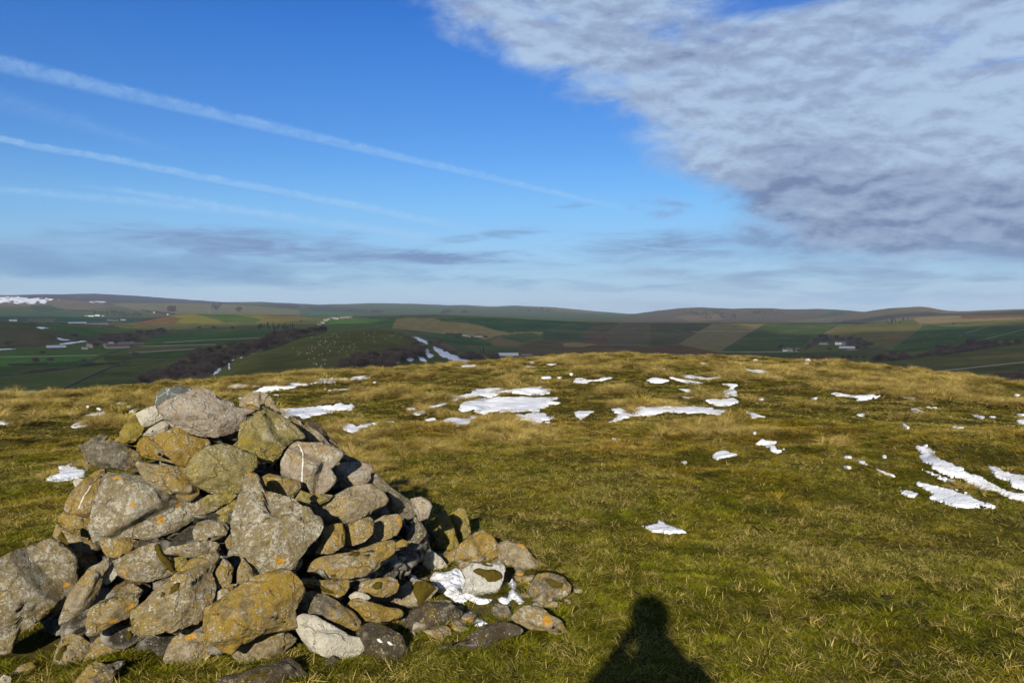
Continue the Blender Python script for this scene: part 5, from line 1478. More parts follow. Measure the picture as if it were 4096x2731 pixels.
LBL = ['short mossy turf of the near slope', 'short green grazed grass', 'matted olive turf', 'coarse turf further up the hilltop']
for v in range(4):
    P, r, rng, px_, py_ = grass_points(17000, 2.5, 13, 0.8, 500 + v)
    C, dry = tints(P, r, rng)
    s = rng.uniform(.7, 1.35, len(P)) * (.85 + .25 * sstep(4, 13, r))
    hz = s * rng.uniform(.6, 1.2, len(P)) * (1 + .35 * fbm2(P[:, 0], P[:, 1], .6, 2, 88))
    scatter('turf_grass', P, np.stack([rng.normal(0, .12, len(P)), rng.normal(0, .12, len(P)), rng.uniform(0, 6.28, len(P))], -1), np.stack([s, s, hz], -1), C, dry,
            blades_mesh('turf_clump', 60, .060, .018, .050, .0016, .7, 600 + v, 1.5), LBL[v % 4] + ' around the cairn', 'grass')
for v in range(3):
    P, r, rng, px_, py_ = grass_points(26000, 12, 64, 0.9, 520 + v, 36)
    C, dry = tints(P, r, rng)
    s = rng.uniform(1.2, 2.2, len(P)) * (r / 14) ** .35
    hz = s * rng.uniform(.30, .60, len(P))
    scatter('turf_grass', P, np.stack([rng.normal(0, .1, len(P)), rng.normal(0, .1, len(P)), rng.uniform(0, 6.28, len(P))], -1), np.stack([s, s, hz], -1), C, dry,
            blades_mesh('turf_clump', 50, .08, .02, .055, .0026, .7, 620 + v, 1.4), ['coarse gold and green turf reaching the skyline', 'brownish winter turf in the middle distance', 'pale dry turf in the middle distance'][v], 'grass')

# straw tussocks, gathered in drifts
for v in range(3):
    P, r, rng, px_, py_ = grass_points(15000, 4.2, 62, 0.85, 540 + v, 36)
    x, y = P[:, 0], P[:, 1]
    t1 = fbm2(x, y, 1.6, 3, 91) * .6 + fbm2(x, y, 6.0, 3, 93) * .55 + fbm2(x, y, .45, 2, 95) * .25
    t1 = t1 + .30 * sstep(9, 20, r) - .55 * (1 - sstep(5.5, 10, r))
    t1 = t1 + (np.abs(fbm2(x, y, 1.3, 3, 8)) - .45) * .9 * sstep(7, 14, r)
    t1 = t1 - .32 * sstep(16, 40, r) - 1.0 * (1 - sstep(6.0, 7.5, r))
    # the big tussocks seen in the photograph
    for (tx, ty, tw, th_) in ((2090, 1745, 170, 45), (2870, 1720, 190, 50), (3330, 1790, 170, 45), (2230, 1430, 90, 25), (1450, 1870, 110, 60), (1400, 1760, 160, 60), (2550, 1660, 150, 50), (1620, 1930, 100, 45), (3080, 1500, 200, 30), (3600, 1560, 260, 50), (3850, 1960, 200, 60), (1760, 1790, 180, 50)):
        t1 = t1 + 0.9 * np.exp(-((px_ - tx) / tw) ** 2 - ((py_ - ty) / th_) ** 2)
    k = t1 > .50 + rng.uniform(-.12, .30, len(P))
    for poly in ALLP:                                    # the snow lies in the open between them
        for dy_ in (10, 24):
            k &= ~(pin(px_, py_ - dy_, poly) & (rng.uniform(0, 1, len(P)) < .85))
    P, r = P[k], r[k]; n = len(P)
    C = (STRAW * rng.uniform(.65, 1.1, (n, 1)) * (1 - .0) + 0) * np.array([1, rng.uniform(.93, 1.0), rng.uniform(.75, 1)])
    C = C * (1 - .30 * sstep(12, 30, r))[:, None]
    gm = (rng.uniform(0, 1, n) < .42)[:, None]
    C = np.where(gm, GOLD * rng.uniform(.6, 1.2, (n, 1)), C)
    s = rng.uniform(.55, 1.15, n) * (.42 + .68 * sstep(6, 18, r))
    hz = s * rng.uniform(.7, 1.25, n)
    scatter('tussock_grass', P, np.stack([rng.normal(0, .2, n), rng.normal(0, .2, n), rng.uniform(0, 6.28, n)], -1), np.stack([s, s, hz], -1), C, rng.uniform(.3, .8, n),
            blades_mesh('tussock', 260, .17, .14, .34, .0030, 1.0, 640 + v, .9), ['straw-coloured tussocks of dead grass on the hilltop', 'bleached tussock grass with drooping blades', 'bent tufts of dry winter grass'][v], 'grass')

# longer grass growing up against the stones
rng = np.random.default_rng(881); G_ = []
for o, Wv, Fc, k in stone_objs:
    lo, hi = Wv.min(0), Wv.max(0)
    if k.get('out') or lo[2] > .12: continue
    c_ = (lo + hi) / 2; h_ = (hi - lo) / 2
    m_ = int(26 * (h_[0] + h_[1]) / .3)
    a = rng.uniform(math.pi, 2 * math.pi, m_) if rng.uniform() < 2 else 0
    f_ = rng.uniform(.78, 1.08, m_)
    x, y = c_[0] + np.cos(a) * h_[0] * f_, c_[1] + np.sin(a) * h_[1] * f_
    g_ = (np.hypot(x - CX, y - CY) > CR * .72)
    G_.append(np.stack([x, y, height(x, y)], -1)[g_])
P = np.concatenate(G_); n = len(P); C, dry = tints(P, np.hypot(P[:, 0], P[:, 1]), rng); s = rng.uniform(.8, 1.4, n)
scatter('verge_grass', P, np.stack([rng.normal(0, .15, n), rng.normal(0, .15, n), rng.uniform(0, 6.28, n)], -1), np.stack([s, s, s * rng.uniform(.8, 1.5, n)], -1), C * .9, dry,
        blades_mesh('verge', 46, .05, .03, .075, .0015, .8, 680, 1.2), 'longer grass growing up against the lowest stones of the cairn', 'grass')

# small curled wisps of dead grass through the near turf
for v in range(2):
    P, r, rng, px_, py_ = grass_points(17000, 2.6, 16, 0.9, 570 + v, 34)
    k = fbm2(P[:, 0], P[:, 1], .7, 3, 97) + .4 * fbm2(P[:, 0], P[:, 1], .2, 2, 98) > rng.uniform(-.5, .7, len(P))
    P, r = P[k], r[k]; n = len(P); s = rng.uniform(.6, 1.4, n)
    scatter('withered_grass', P, np.stack([rng.normal(0, .35, n), rng.normal(0, .35, n), rng.uniform(0, 6.28, n)], -1), np.stack([s, s, s * rng.uniform(.5, 1.0, n)], -1), STRAW * rng.uniform(.6, 1.25, (n, 1)) * np.array([1, .97, .85]), rng.uniform(.5, 1, n),
            blades_mesh('wisp', 20, .035, .018, .048, .0012, 1.35, 670 + v, 1.6), ['curled wisps of withered grass in the near turf', 'pale withered grass ends in the near turf'][v], 'grass')

# single dead stalks lying on the near turf
P, r, rng, px_, py_ = grass_points(1500, 2.7, 9, 0.6, 560, 34)
n = len(P)
s = rng.uniform(.6, 1.3, n)
scatter('dead_stalks', P + np.array([0, 0, .015]), np.stack([rng.normal(0, .25, n), rng.normal(1.2, .3, n), rng.uniform(0, 6.28, n)], -1), np.stack([s, s, s], -1), STRAW * rng.uniform(.9, 1.5, (n, 1)), np.full(n, .9),
        blades_mesh('stalk', 2, .01, .04, .09, .0012, .25, 660, .4), 'loose bleached stalks lying on the near turf', 'grass stalks')

# dark lumps standing in for small shaded holes in the turf
m_hole, nt, b = new_mat('hole_shade', 1.0)
nt.links.new(mix(nt, noise(nt, tex_obj(nt), 60, 4), (.008, .006, .004), (.035, .025, .015)), b.inputs['Base Color'])
CL = [(2400 + 1585 / 1.3868, 1700 + 962 / 1.3868, .028, 'dark lump for a shaded hole in the open turf at lower right'), (800 + 2155 / 2.352, 1500 + 962 / 2.352, .030, 'dark lump for a shaded hole in the turf right of the cairn'),
      (2400 + 205 / 1.3868, 1700 + 942 / 1.3868, .022, 'dark lump for a shaded hole at the top edge of the photographer shadow'), (2400 + 1640 / 1.3868, 1700 + 1322 / 1.3868, .026, 'dark lump for a shaded hole near the bottom edge on the right'),
      (2400 + 2120 / 1.3868, 1700 + 458 / 1.3868, .03, 'dark lump for a shaded hole at the lower edge of the streaked snow sheet')]
for i, (x, y, s, lab) in enumerate(CL):
    P, r, ok = hit([x], [y], rmin=2.5, rmax=40)
    U, Fc = ICO[3]
    L = U * np.array([s, s * .8, s * .45]) * (1 + .35 * fbm(U * 2.2 + i * 9, 3, i))[:, None]
    o = link('hole_lump', mesh_np('hole_lump', L, Fc), m_hole, loc=P[0] + np.array([0, 0, s * .3]))
    tag(o, lab, 'clod', 'dark lumps for shaded holes in the turf')

# ------------------------------------------------------------------ the valley
def place(x, y, rmin=90.0):
    P, r, ok = hit([x], [y], rmin=rmin)
    return P[0], float(r[0]), bool(ok[0])


m_wall, nt, b = new_mat('drystone', 0.95)
nt.links.new(mix(nt, noise(nt, tex_obj(nt), 0.8, 5, 0.7), (.07, .066, .055), (.19, .18, .155)), b.inputs['Base Color'])
m_twig, nt, b = new_mat('bare_twigs', 1.0)
b.inputs['Specular IOR Level'].default_value = 0.0
oi_ = nt.nodes.new('ShaderNodeObjectInfo')
nt.links.new(mix(nt, E(nt, oi_.outputs['Random']), (.042, .031, .026), (.090, .068, .054)), b.inputs['Base Color'])
m_bark, nt, b = new_mat('bark', 1.0)
nt.links.new(mix(nt, noise(nt, tex_obj(nt), 2, 4), (.035, .030, .024), (.07, .062, .05)), b.inputs['Base Color'])
m_spruce, nt, b = new_mat('spruce_needles', 1.0)
nt.links.new(mix(nt, noise(nt, tex_obj(nt), 0.6, 4), (.010, .016, .008), (.022, .032, .014)), b.inputs['Base Color'])


def wall_mesh(pts, w=0.8, h=1.4, seed=0):
    """a strip of masonry following the ground through measured points"""
    W_ = []
    for (x0, y0), (x1, y1) in zip(pts[:-1], pts[1:]):
        n = max(3, int(math.hypot(x1 - x0, y1 - y0) / 6))
        for k in range(n): W_.append((x0 + (x1 - x0) * k / n, y0 + (y1 - y0) * k / n))
    W_.append(pts[-1])
    P, r, ok = hit([p[0] for p in W_], [p[1] for p in W_], rmin=90)
    P = P[ok]
    if len(P) < 3: return None
    seg = np.linalg.norm(np.diff(P[:, :2], axis=0), axis=1)
    cut = np.nonzero(seg > 260)[0]
    if len(cut): P = P[:cut[0] + 1] if cut[0] > len(P) / 2 else P[cut[-1] + 1:]
    if len(P) < 3: return None
    s = np.concatenate([[0], np.cumsum(np.linalg.norm(np.diff(P[:, :2], axis=0), axis=1))])
    n = int(min(400, max(8, s[-1] / 6)))
    q = np.linspace(0, s[-1], n)
    X, Y = np.interp(q, s, P[:, 0]), np.interp(q, s, P[:, 1])
    T = np.stack([np.gradient(X), np.gradient(Y)], -1); T /= np.linalg.norm(T, axis=1, keepdims=True) + 1e-9
    Nx, Ny = -T[:, 1], T[:, 0]
    hh = h * (1 + .12 * fbm2(X, Y, 9, 2, seed))
    V = []
    for sx_, top in ((-1, 0), (-.62, 1), (.62, 1), (1, 0)):
        x, y = X + Nx * sx_ * w / 2, Y + Ny * sx_ * w / 2
        V.append(np.stack([x, y, height(x, y) + np.where(top, hh, -.5)], -1))
    V = np.stack(V, 1).reshape(-1, 3)
    F_ = []
    for i in range(n - 1):
        for k in range(3): F_.append((i * 4 + k, i * 4 + k + 1, i * 4 + 4 + k + 1, i * 4 + 4 + k))
    return V, np.array(F_)


WALLS = [
 (V1((400,692),(600,600),(700,555),(800,517)), 'pale-topped stone wall rising diagonally across the near left valley field'),
 (V1((-20,705),(300,700),(780,690)), 'long level stone wall at the foot of the near left field'),
 (V1((0,702),(40,712),(70,730),(105,762)), 'short stone wall bending down at the lower left corner of the valley'),
 (V1((515,530),(600,498),(700,455),(780,430),(880,408)), 'stone wall zigzagging up from the left hedges to the farm'),
 (V1((-20,469),(300,463),(650,457)), 'level wall above the bright green strip field at left'),
 (V1((-20,599),(250,574),(480,545)), 'wall along the lower edge of the hedge-lined field'),
 (V1((860,440),(1080,428),(1300,416)), 'lower of the two parallel walls left of the wood strip'),
 (V1((940,396),(1200,390),(1450,384)), 'middle parallel wall left of the wood strip'),
 (V1((1100,371),(1400,354),(1750,340)), 'upper parallel wall left of the wood strip'),
 (V1((1290,660),(1360,612),(1420,570),(1500,522),(1560,481),(1640,461),(1760,430),(1830,410),(1990,347),(2060,327),(2180,305),(2300,287)), 'long curving wall along the lower side of the wood strip'),
 (V1((-20,416),(200,401),(350,374),(590,348)), 'wall beside the road across the left valley'),
 (V2((825,268),(890,222),(960,196)), 'wall climbing the tan hillside left of the dark green field'),
 (V2((1640,293),(1760,258),(1880,228)), 'pale wall at the right end of the dark green field'),
 (V2((2170,236),(2060,300),(1990,345),(1900,390)), 'wall between the bracken slope and the brown stripe'),
 (V2((460,258),(580,225),(700,190)), 'wall right of the ridge hamlet'),
 (V3((390,228),(290,290),(180,355)), 'left edge wall of the tan striped fields'),
 (V3((552,230),(440,300),(330,355)), 'middle wall dividing the tan striped fields'),
 (V3((716,232),(600,300),(520,355),(430,408)), 'right edge wall of the tan striped fields'),
 (V3((262,278),(430,276),(610,277)), 'level cross wall through the tan striped fields'),
 (V3((1182,248),(1100,287)), 'short wall behind the right farm copse'),
 (V3((1710,241),(1640,300),(1555,358)), 'wall down the right side of the sunlit pasture'),
 (V3((440,405),(700,407),(940,404)), 'faint level wall below the green hillside'),
 (V3((1740,232),(1880,272),(2050,315)), 'pale wall winding down the right green fields'),
 (V3((2140,241),(2050,268),(1980,288)), 'short wall on the right green hillside'),
 (V3((2352,263),(2230,296),(2100,328)), 'wall slanting down at the far right green field'),
 (V3((1700,236),(2000,241),(2380,250)), 'long level wall along the top of the right green fields'),
 (V3((1550,557),(1900,520),(2380,468)), 'low wall across the olive pasture at lower right'),
 (V3((1240,395),(1300,392),(1360,382),(1530,384)), 'wall below the right farm sheds'),
 (V1((105,218),(190,198)), 'dark far wall right of the lone white house'),
 (V1((15,210),(75,193)), 'dark far wall left of the lone white house'),
]
for i, (pts, lab) in enumerate(WALLS):
    q = wall_mesh(pts, .7, 1.25, i)
    if q is None: continue
    c0 = q[0][0]
    o = link('drystone_wall', mesh_np('drystone_wall', q[0] - c0, q[1], False), m_wall, loc=c0)
    tag(o, lab, 'stone wall', 'drystone walls of the valley')

# snow lying along walls and on the shaded slope
FARSNOW = [
 (V2((685,289),(720,298),(790,328),(862,368),(872,395),(840,388),(780,350),(730,318)), 'upper snow streak down the shaded side of the sheep hill'),
 (V2((885,386),(930,393),(1000,428),(1090,468),(1172,502),(1100,507),(1000,484),(930,454),(888,412)), 'broad snow slope right of the sheep hill'),
 (V2((815,375),(850,390),(862,420),(907,470),(872,480),(845,458),(832,410)), 'snow tongue between the hill wood and the gully trees'),
 (V2((700,473),(760,470),(778,490),(740,502)), 'faint snow patch under the hill wood'),
 (V2((778,463),(832,468),(858,502),(812,492)), 'snow patch right of the faint one under the hill wood'),
 (V2((640,483),(672,500),(652,540),(608,543),(635,515)), 'snow strip at the right end of the hill wood'),
 (V1((1430,588),(1440,570),(1470,543),(1494,520),(1488,547),(1462,577)), 'snow heap along the wall at the foot of the wood strip'),
 (V1((1542,494),(1552,486),(1580,482),(1562,499)), 'small snow patch at the bend of the wood strip'),
 (V1((1598,474),(1615,465),(1640,463),(1625,476)), 'tiny snow patch just above the bend of the wood strip'),
 (V1((350,386),(460,368),(582,356),(582,364),(470,378),(360,390)), 'white line of snow beside the left road'),
 (V1((1532,508),(1545,508),(1547,560),(1572,608),(1558,610),(1538,560)), 'snow line in the sunken track on the sheep hill'),
 (V1((-20,56),(60,58),(150,58),(350,71),(400,80),(330,96),(300,110),(200,112),(90,105),(-20,104)), 'snow on the high scarp at the far left skyline'),
 (V1((540,92),(620,86),(700,90),(720,100),(640,108)), 'right end of the snow on the far left scarp'),
 (V1((242,266),(300,262),(332,275),(280,280)), 'thin snow on the rough hillock at left'),
 (V1((380,338),(440,345),(482,356),(400,353)), 'snow at the foot of the rough hillock at left'),
 (V1((-20,411),(110,409),(106,416),(-20,418)), 'snow line at the left picture edge beside the road'),
]
for i, (poly, lab) in enumerate(FARSNOW):
    q = patch_mesh(poly, 100 + i, one=i not in (11, 12), far=True, streaky=22 if i in (11, 12) else 9 if i < 6 else 0)
    if q is None: print('no far snow', i); continue
    c0 = q[0].mean(0)
    o = link('snow_patch', mesh_np('snow_patch', q[0] - c0, q[1]), m_snow, loc=c0)
    tag(o, lab, 'snow patch', 'snow patches in the valley')


# ---- leafless trees
def twig_cloud(n, rx, rz, zc, L, w, seed, flat=.35):
    rng = np.random.default_rng(seed)
    lobes = rng.normal(size=(9, 3)); lobes /= np.linalg.norm(lobes, axis=1, keepdims=True); lobes[:, 2] = np.abs(lobes[:, 2]) * .9 - .15
    lob = lobes * np.array([rx, rx, rz]) * .55; lr = rng.uniform(.38, .62, 9)
    k = rng.integers(0, 9, n)
    d = rng.normal(size=(n, 3)); d /= np.linalg.norm(d, axis=1, keepdims=True)
    rr = rng.uniform(.15, 1, n) ** .45
    c = lob[k] + d * (rr * lr[k])[:, None] * np.array([rx, rx, rz])
    c[:, 2] = np.maximum(c[:, 2], -rz * .75)
    out_ = c / np.array([rx, rx, rz]); out_[:, 2] += .5
    dr = out_ + rng.normal(0, .5, (n, 3)); dr /= np.linalg.norm(dr, axis=1, keepdims=True)
    sd_ = np.cross(dr, rng.normal(size=(n, 3))); sd_ /= np.linalg.norm(sd_, axis=1, keepdims=True)
    l = L * rng.uniform(.5, 1.2, n)[:, None]; ww = w * rng.uniform(.6, 1.3, n)[:, None]
    c = c + np.array([0, 0, zc])
    V = np.stack([c - dr * l / 2 - sd_ * ww / 2, c - dr * l / 2 + sd_ * ww / 2, c + dr * l / 2], 1).reshape(-1, 3)
    return V, np.arange(n * 3).reshape(-1, 3)


def trunk_mesh(h, r0, seed, limbs=6):
    rng = np.random.default_rng(seed); V, F_ = [], []
    def tube(a, b_, ra, rb_):
        a, b_ = np.array(a, float), np.array(b_, float); ax = b_ - a; ax /= np.linalg.norm(ax)
        u = np.cross(ax, [.3, .9, .1]); u /= np.linalg.norm(u); v = np.cross(ax, u); i0 = len(V)
        for p, r_ in ((a, ra), (b_, rb_)):
            for k in range(6): V.append(p + (u * math.cos(k * math.pi / 3) + v * math.sin(k * math.pi / 3)) * r_)
        for k in range(6): F_.append((i0 + k, i0 + (k + 1) % 6, i0 + 6 + (k + 1) % 6, i0 + 6 + k))
    tube((0, 0, -.5), (0, 0, h * .38), r0, r0 * .75)
    tube((0, 0, h * .38), (rng.normal() * .4, rng.normal() * .4, h * .8), r0 * .75, r0 * .15)
    for i in range(limbs):
        a = rng.uniform(0, 6.28); z0 = h * rng.uniform(.25, .5); L_ = h * rng.uniform(.25, .42)
        tube((0, 0, z0), (math.cos(a) * L_ * .7, math.sin(a) * L_ * .7, z0 + L_ * .8), r0 * .45, r0 * .08)
    return np.array(V), np.array(F_)


crowns, trunks = [], []
for v in range(5):
    V, F_ = twig_cloud(1500, 6.2, 5.0, 6.6, 2.0, .20, 700 + v)
    crowns.append(mesh_np('crown', V, F_, False)); crowns[-1].materials.append(m_twig)
    V, F_ = trunk_mesh(11, .42, 720 + v)
    trunks.append(mesh_np('trunk', V, F_, True)); trunks[-1].materials.append(m_bark)


def thing(name, loc, rz=0, label=None, cat=None, group=None, sc=None):
    o = bpy.data.objects.new(name, None); col.objects.link(o)
    o.location = loc; o.rotation_euler = (0, 0, rz); o.empty_display_size = .5
    if sc is not None: o.scale = sc
    tag(o, label, cat, group)
    return o


def tree(P, hgt, wid, v, label, group, name='bare_tree', cr=None, tk=None, cat='tree'):
    o = thing(name, P, random.uniform(0, 6.28), label, cat, group, (wid / 12.4, wid / 12.4, hgt / 11.8))
    for nm, me in (('trunk', (tk or trunks)[v % len(tk or trunks)]), ('crown', (cr or crowns)[v % len(cr or crowns)])):
        c = bpy.data.objects.new(nm, me); col.objects.link(c); c.parent = o
    return o


random.seed(11)


def wood(poly, n, hgt, wid, label, group, seed, gap, undergrowth=True, shrink=1.0):
    """fill a measured wood with trees standing on the ground"""
    base_label = label
    rng = np.random.default_rng(seed)
    xs = [p[0] for p in poly]; ys = [p[1] for p in poly]
    N_c = 2600
    qx = rng.uniform(min(xs), max(xs), N_c); qy = rng.uniform(min(ys), max(ys) + 4, N_c)
    P, r, ok = hit(qx, qy, rmin=90)
    hp = F * hgt / r
    good = ok & pin(qx, qy - hp * .12, poly) & pin(qx, qy - hp * .80 * shrink, poly)
    P, r = P[good], r[good]
    sel = []
    for i in range(len(P)):
        if len(sel) >= n: break
        if all(np.hypot(*(P[i] - P[j])[:2]) > gap for j in sel): sel.append(i)
    cxs = np.array([project(P[j])[0] for j in sel]); cys = np.array([project(P[j])[1] for j in sel])
    q1, q2 = np.percentile(cxs, [34, 67]) if len(sel) > 20 else (1e9, 1e9)
    for j, cx_, cy_ in zip(sel, cxs, cys):
        near_ = np.abs(cxs - cx_) < 25
        row = 'front row of the ' if cy_ >= np.median(cys[near_]) else 'back row of the '
        part_ = '' if q1 > 1e8 else ('left end, ' if cx_ < q1 else 'middle, ' if cx_ < q2 else 'right end, ')
        label = base_label + ', ' + part_ + row.replace(' of the ', '')
        tree(P[j] - np.array([0, 0, .3]), hgt * rng.uniform(.75, 1.12), wid * rng.uniform(.8, 1.25), int(rng.integers(0, 5)), label, group)
    if undergrowth and len(P) > 10:
        k = rng.choice(len(P), min(len(P), 260), replace=False)
        V0, F0 = twig_cloud(90, 7.5, 3.6, 2.8, 2.6, .42, seed)
        Vs_ = np.concatenate([V0 * rng.uniform(.7, 1.2) + P[i] for i in k]); Fs_ = np.concatenate([F0 + len(V0) * t for t in range(len(k))])
        o = link('undergrowth', mesh_np('undergrowth', Vs_, Fs_, False), m_twig)
        tag(o, 'leafless undergrowth filling the ' + group.split(' of ')[-1], 'undergrowth', kind='stuff')
    return len(sel)


cnt = 0
cnt += wood(V1((868,666),(900,612),(1000,570),(1120,520),(1250,480),(1340,412),(1500,368),(1600,370),(1720,330),(1900,285),(2000,262),(2150,260),(2295,282),(2200,300),(2060,322),(1990,342),(1830,405),(1640,455),(1560,478),(1500,515),(1420,565),(1290,655)), 118, 14, 15, 'leafless brown tree of the long wood strip climbing the left valley', 'trees of the long wood strip', 801, 10)
cnt += wood(V1((595,375),(600,328),(700,305),(800,300),(880,282),(1000,266),(1120,262),(1228,268),(1230,292),(1100,315),(1000,340),(900,368),(760,380)), 36, 14, 17, 'leafless dark tree of the wood beside the left valley farm', 'trees of the farm wood', 802, 12)
cnt += wood(V2((150,572),(200,525),(270,480),(330,445),(400,415),(520,395),(640,382),(720,358),(780,348),(838,380),(850,455),(760,480),(660,510),(640,545),(400,575)), 56, 12, 13, 'leafless dark brown tree on the right flank of the sheep hill', 'trees of the hill wood', 803, 9)
cnt += wood(V2((862,372),(870,345),(920,345),(1000,378),(1050,415),(1066,442),(1020,438),(940,410),(890,392)), 14, 10, 12, 'leafless tree in the snowy gully right of the sheep hill', 'trees of the snowy gully', 804, 7)
cnt += wood(V2((1070,475),(1080,428),(1180,424),(1330,430),(1480,436),(1490,455),(1330,452),(1320,482),(1160,485)), 16, 12, 15, 'leafless tree in the valley bottom behind the skyline tussocks', 'trees of the valley bottom', 805, 9)
cnt += wood(V3((950,400),(960,370),(1020,320),(1060,285),(1120,285),(1160,300),(1200,298),(1300,305),(1345,330),(1370,350),(1370,385),(1310,392),(1280,370),(1180,342),(1120,340),(1050,360),(1000,385)), 30, 13, 15, 'leafless tree of the copse around the right farm', 'trees of the farm copse', 806, 9, shrink=.8)
cnt += wood(V3((1380,460),(1400,420),(1530,405),(1600,395),(1640,410),(1720,400),(1830,360),(1940,355),(2030,320),(2100,318),(2180,335),(2352,322),(2352,352),(2200,372),(2050,395),(1900,415),(1700,440),(1500,462)), 44, 11, 13, 'leafless tree in the tree belt crossing the right valley', 'trees of the right belt', 807, 12)
cnt += wood(V3((885,465),(900,428),(1000,425),(1130,424),(1170,440),(1165,470),(1000,468)), 10, 11, 13, 'leafless tree in the clump just over the right skyline', 'trees of the skyline clump', 808, 9)
cnt += wood(V3((2090,600),(2100,560),(2180,545),(2280,540),(2300,530),(2370,528),(2370,600),(2200,602)), 12, 11, 13, 'leafless tree in the dark clump at the far right edge', 'trees of the right edge clump', 809, 8)
print('trees', cnt)
SINGLE = [(V1((237,515)), 11, 'round bare tree standing alone in the left hedge row'), (V1((338,508)), 10, 'second round bare tree, right of the lone one in the hedge row'), (V1((910,470)), 11, 'bare tree in the dark strip field left of the wood'),
 (V1((285,458)), 10, 'bare tree on the wall above the bright green field'), (V1((822,512)), 7, 'bush at the top end of the diagonal wall'), (V1((468,540)), 8, 'bush at the end of the hedge row'),
 (V1((350,352)), 14, 'bare tree on the rough hillock at left'), (V1((500,345)), 14, 'broad bare tree above the left road'), (V1((640,408)), 13, 'bare tree in front of the left farmhouse'), (V1((60,400)), 14, 'bushy bare tree by the road at the left edge'),
 (V3((825,392)), 12, 'bare tree beside the small cottages on the right'), (V3((935,412)), 9, 'bare tree right of the small cottages'), (V3((1128,402)), 9, 'lone bare tree in the field left of the right farm'), (V3((1385,375)), 13, 'thin bare tree right of the right farm'),
 (V3((1215,462)), 9, 'first bare tree right of the skyline clump'), (V3((1255,460)), 9, 'second bare tree right of the skyline clump'), (V3((1300,458)), 9, 'third bare tree right of the skyline clump'), (V3((1346,454)), 8, 'fourth bare tree right of the skyline clump'),
 (V1((1340,285)), 12, 'bare tree on the lower slope of the left green hill'), (V1((1435,283)), 12, 'second bare tree on the lower slope of the left green hill'), (V1((1560,284)), 10, 'third bare tree on the lower slope of the left green hill'), (V1((2020,240)), 10, 'bare tree left of the ridge hamlet'), (V1((2225,225)), 11, 'bare tree among the hamlet houses'),
 (V2((1245,352)), 15, 'bare tree right of the middle farm'), (V2((1060,345)), 12, 'bush left of the middle farm'), (V3((1908,236)), 9, 'lone bush on the right green skyline')]
for i, (p, h, lab) in enumerate(SINGLE):
    P, r, ok = place(*p[0])
    if ok: tree(P - np.array([0, 0, .3]), h, h * 1.15, i, lab, None, name='bare_tree')

# spruces
def spruce_mesh(seed):
    rng = np.random.default_rng(seed); n = 420
    z = rng.uniform(0.08, 1, n) ** .9; a = rng.uniform(0, 6.28, n); R_c = (1 - z) * 2.6 * rng.uniform(.6, 1, n) + .1
    c = np.stack([np.cos(a) * R_c * .6, np.sin(a) * R_c * .6, z * 12], -1)
    tip = np.stack([np.cos(a) * (R_c + .5), np.sin(a) * (R_c + .5), z * 12 - .7], -1)
    sd_ = np.stack([-np.sin(a), np.cos(a), 0 * a], -1) * .5
    V = np.stack([c - sd_, c + sd_, tip], 1).reshape(-1, 3)
    return mesh_np('crown', V, np.arange(3 * n).reshape(-1, 3), False)
spr = [spruce_mesh(k) for k in range(3)]
for me in spr: me.materials.append(m_spruce)
rng_s = np.random.default_rng(9)
k_ = 0
for poly, n, h, lab, grp in ((V1((1728,283),(1730,252),(1800,250),(1968,256),(1970,285),(1850,288)), 26, 13, 'dark spruce of the small plantation above the wood strip', 'spruces of the small plantation'),
                        (V3((1482,228),(1490,208),(1560,196),(1632,196),(1600,215),(1540,226)), 14, 12, 'dark spruce on the far right moor edge', 'spruces on the right moor edge')):
    xs = [p[0] for p in poly]; ys = [p[1] for p in poly]
    qx = rng_s.uniform(min(xs), max(xs), 500); qy = rng_s.uniform(min(ys), max(ys) + 3, 500)
    P, r, ok = hit(qx, qy); g_ = ok & pin(qx, qy - F * h / r * .3, poly)
    for Pq in P[g_][:n]:
        u_ = (project(Pq)[0] - min(xs)) / (max(xs) - min(xs))
        tree(Pq, h * rng_s.uniform(.8, 1.15), 13, k_, lab + ', ' + ('left end' if u_ < .33 else 'middle' if u_ < .66 else 'right end'), grp, name='spruce', cr=spr); k_ += 1
for (p, h, lab) in ((V2((1232,482)), 20, 'tall dark spruce in the valley bottom, centre'), (V2((1213,482)), 15, 'shorter dark spruce beside the tall one in the valley bottom')):
    P, r, ok = place(*p[0]); tree(P, h, 13, 1, lab, None, name='spruce', cr=spr)

# hedges and scrub lines
HEDGES = [
 (V1((60,524),(200,520),(400,508),(580,494)), 'gappy hedge along the bright green strip field', 3.2), (V1((540,530),(640,520),(800,512)), 'hedge continuing right of the wall junction', 3.0),
 (V1((820,508),(1000,500),(1240,492)), 'dark hedge under the strip fields, left of the wood', 3.2), (V1((50,584),(200,570),(390,546)), 'lower hedge of the left valley', 3.0),
 (V1((700,478),(900,472),(1240,468)), 'thin hedge in the dark strip field', 2.2), (V1((200,238),(420,248),(640,262),(800,274)), 'scrubby hedge along the left ridge', 5.0),
 (V3((735,460),(780,456),(820,460)), 'low bushes on the right skyline', 4.0), (V1((470,158),(560,158),(640,166)), 'far dark hedge under the snowy scarp', 9.0),
 (V1((720,262),(800,250),(880,262)), 'scrub beside the far sheds', 8.0), (V1((950,160),(1050,170),(1170,185)), 'far tree line with white houses', 12.0), (V2((985,318),(1040,320),(1090,322)), 'bushes left of the middle farm', 6.0),
 (V3((1200,222),(1280,228),(1365,230)), 'dark far hedge on the right ridge', 7.0)]
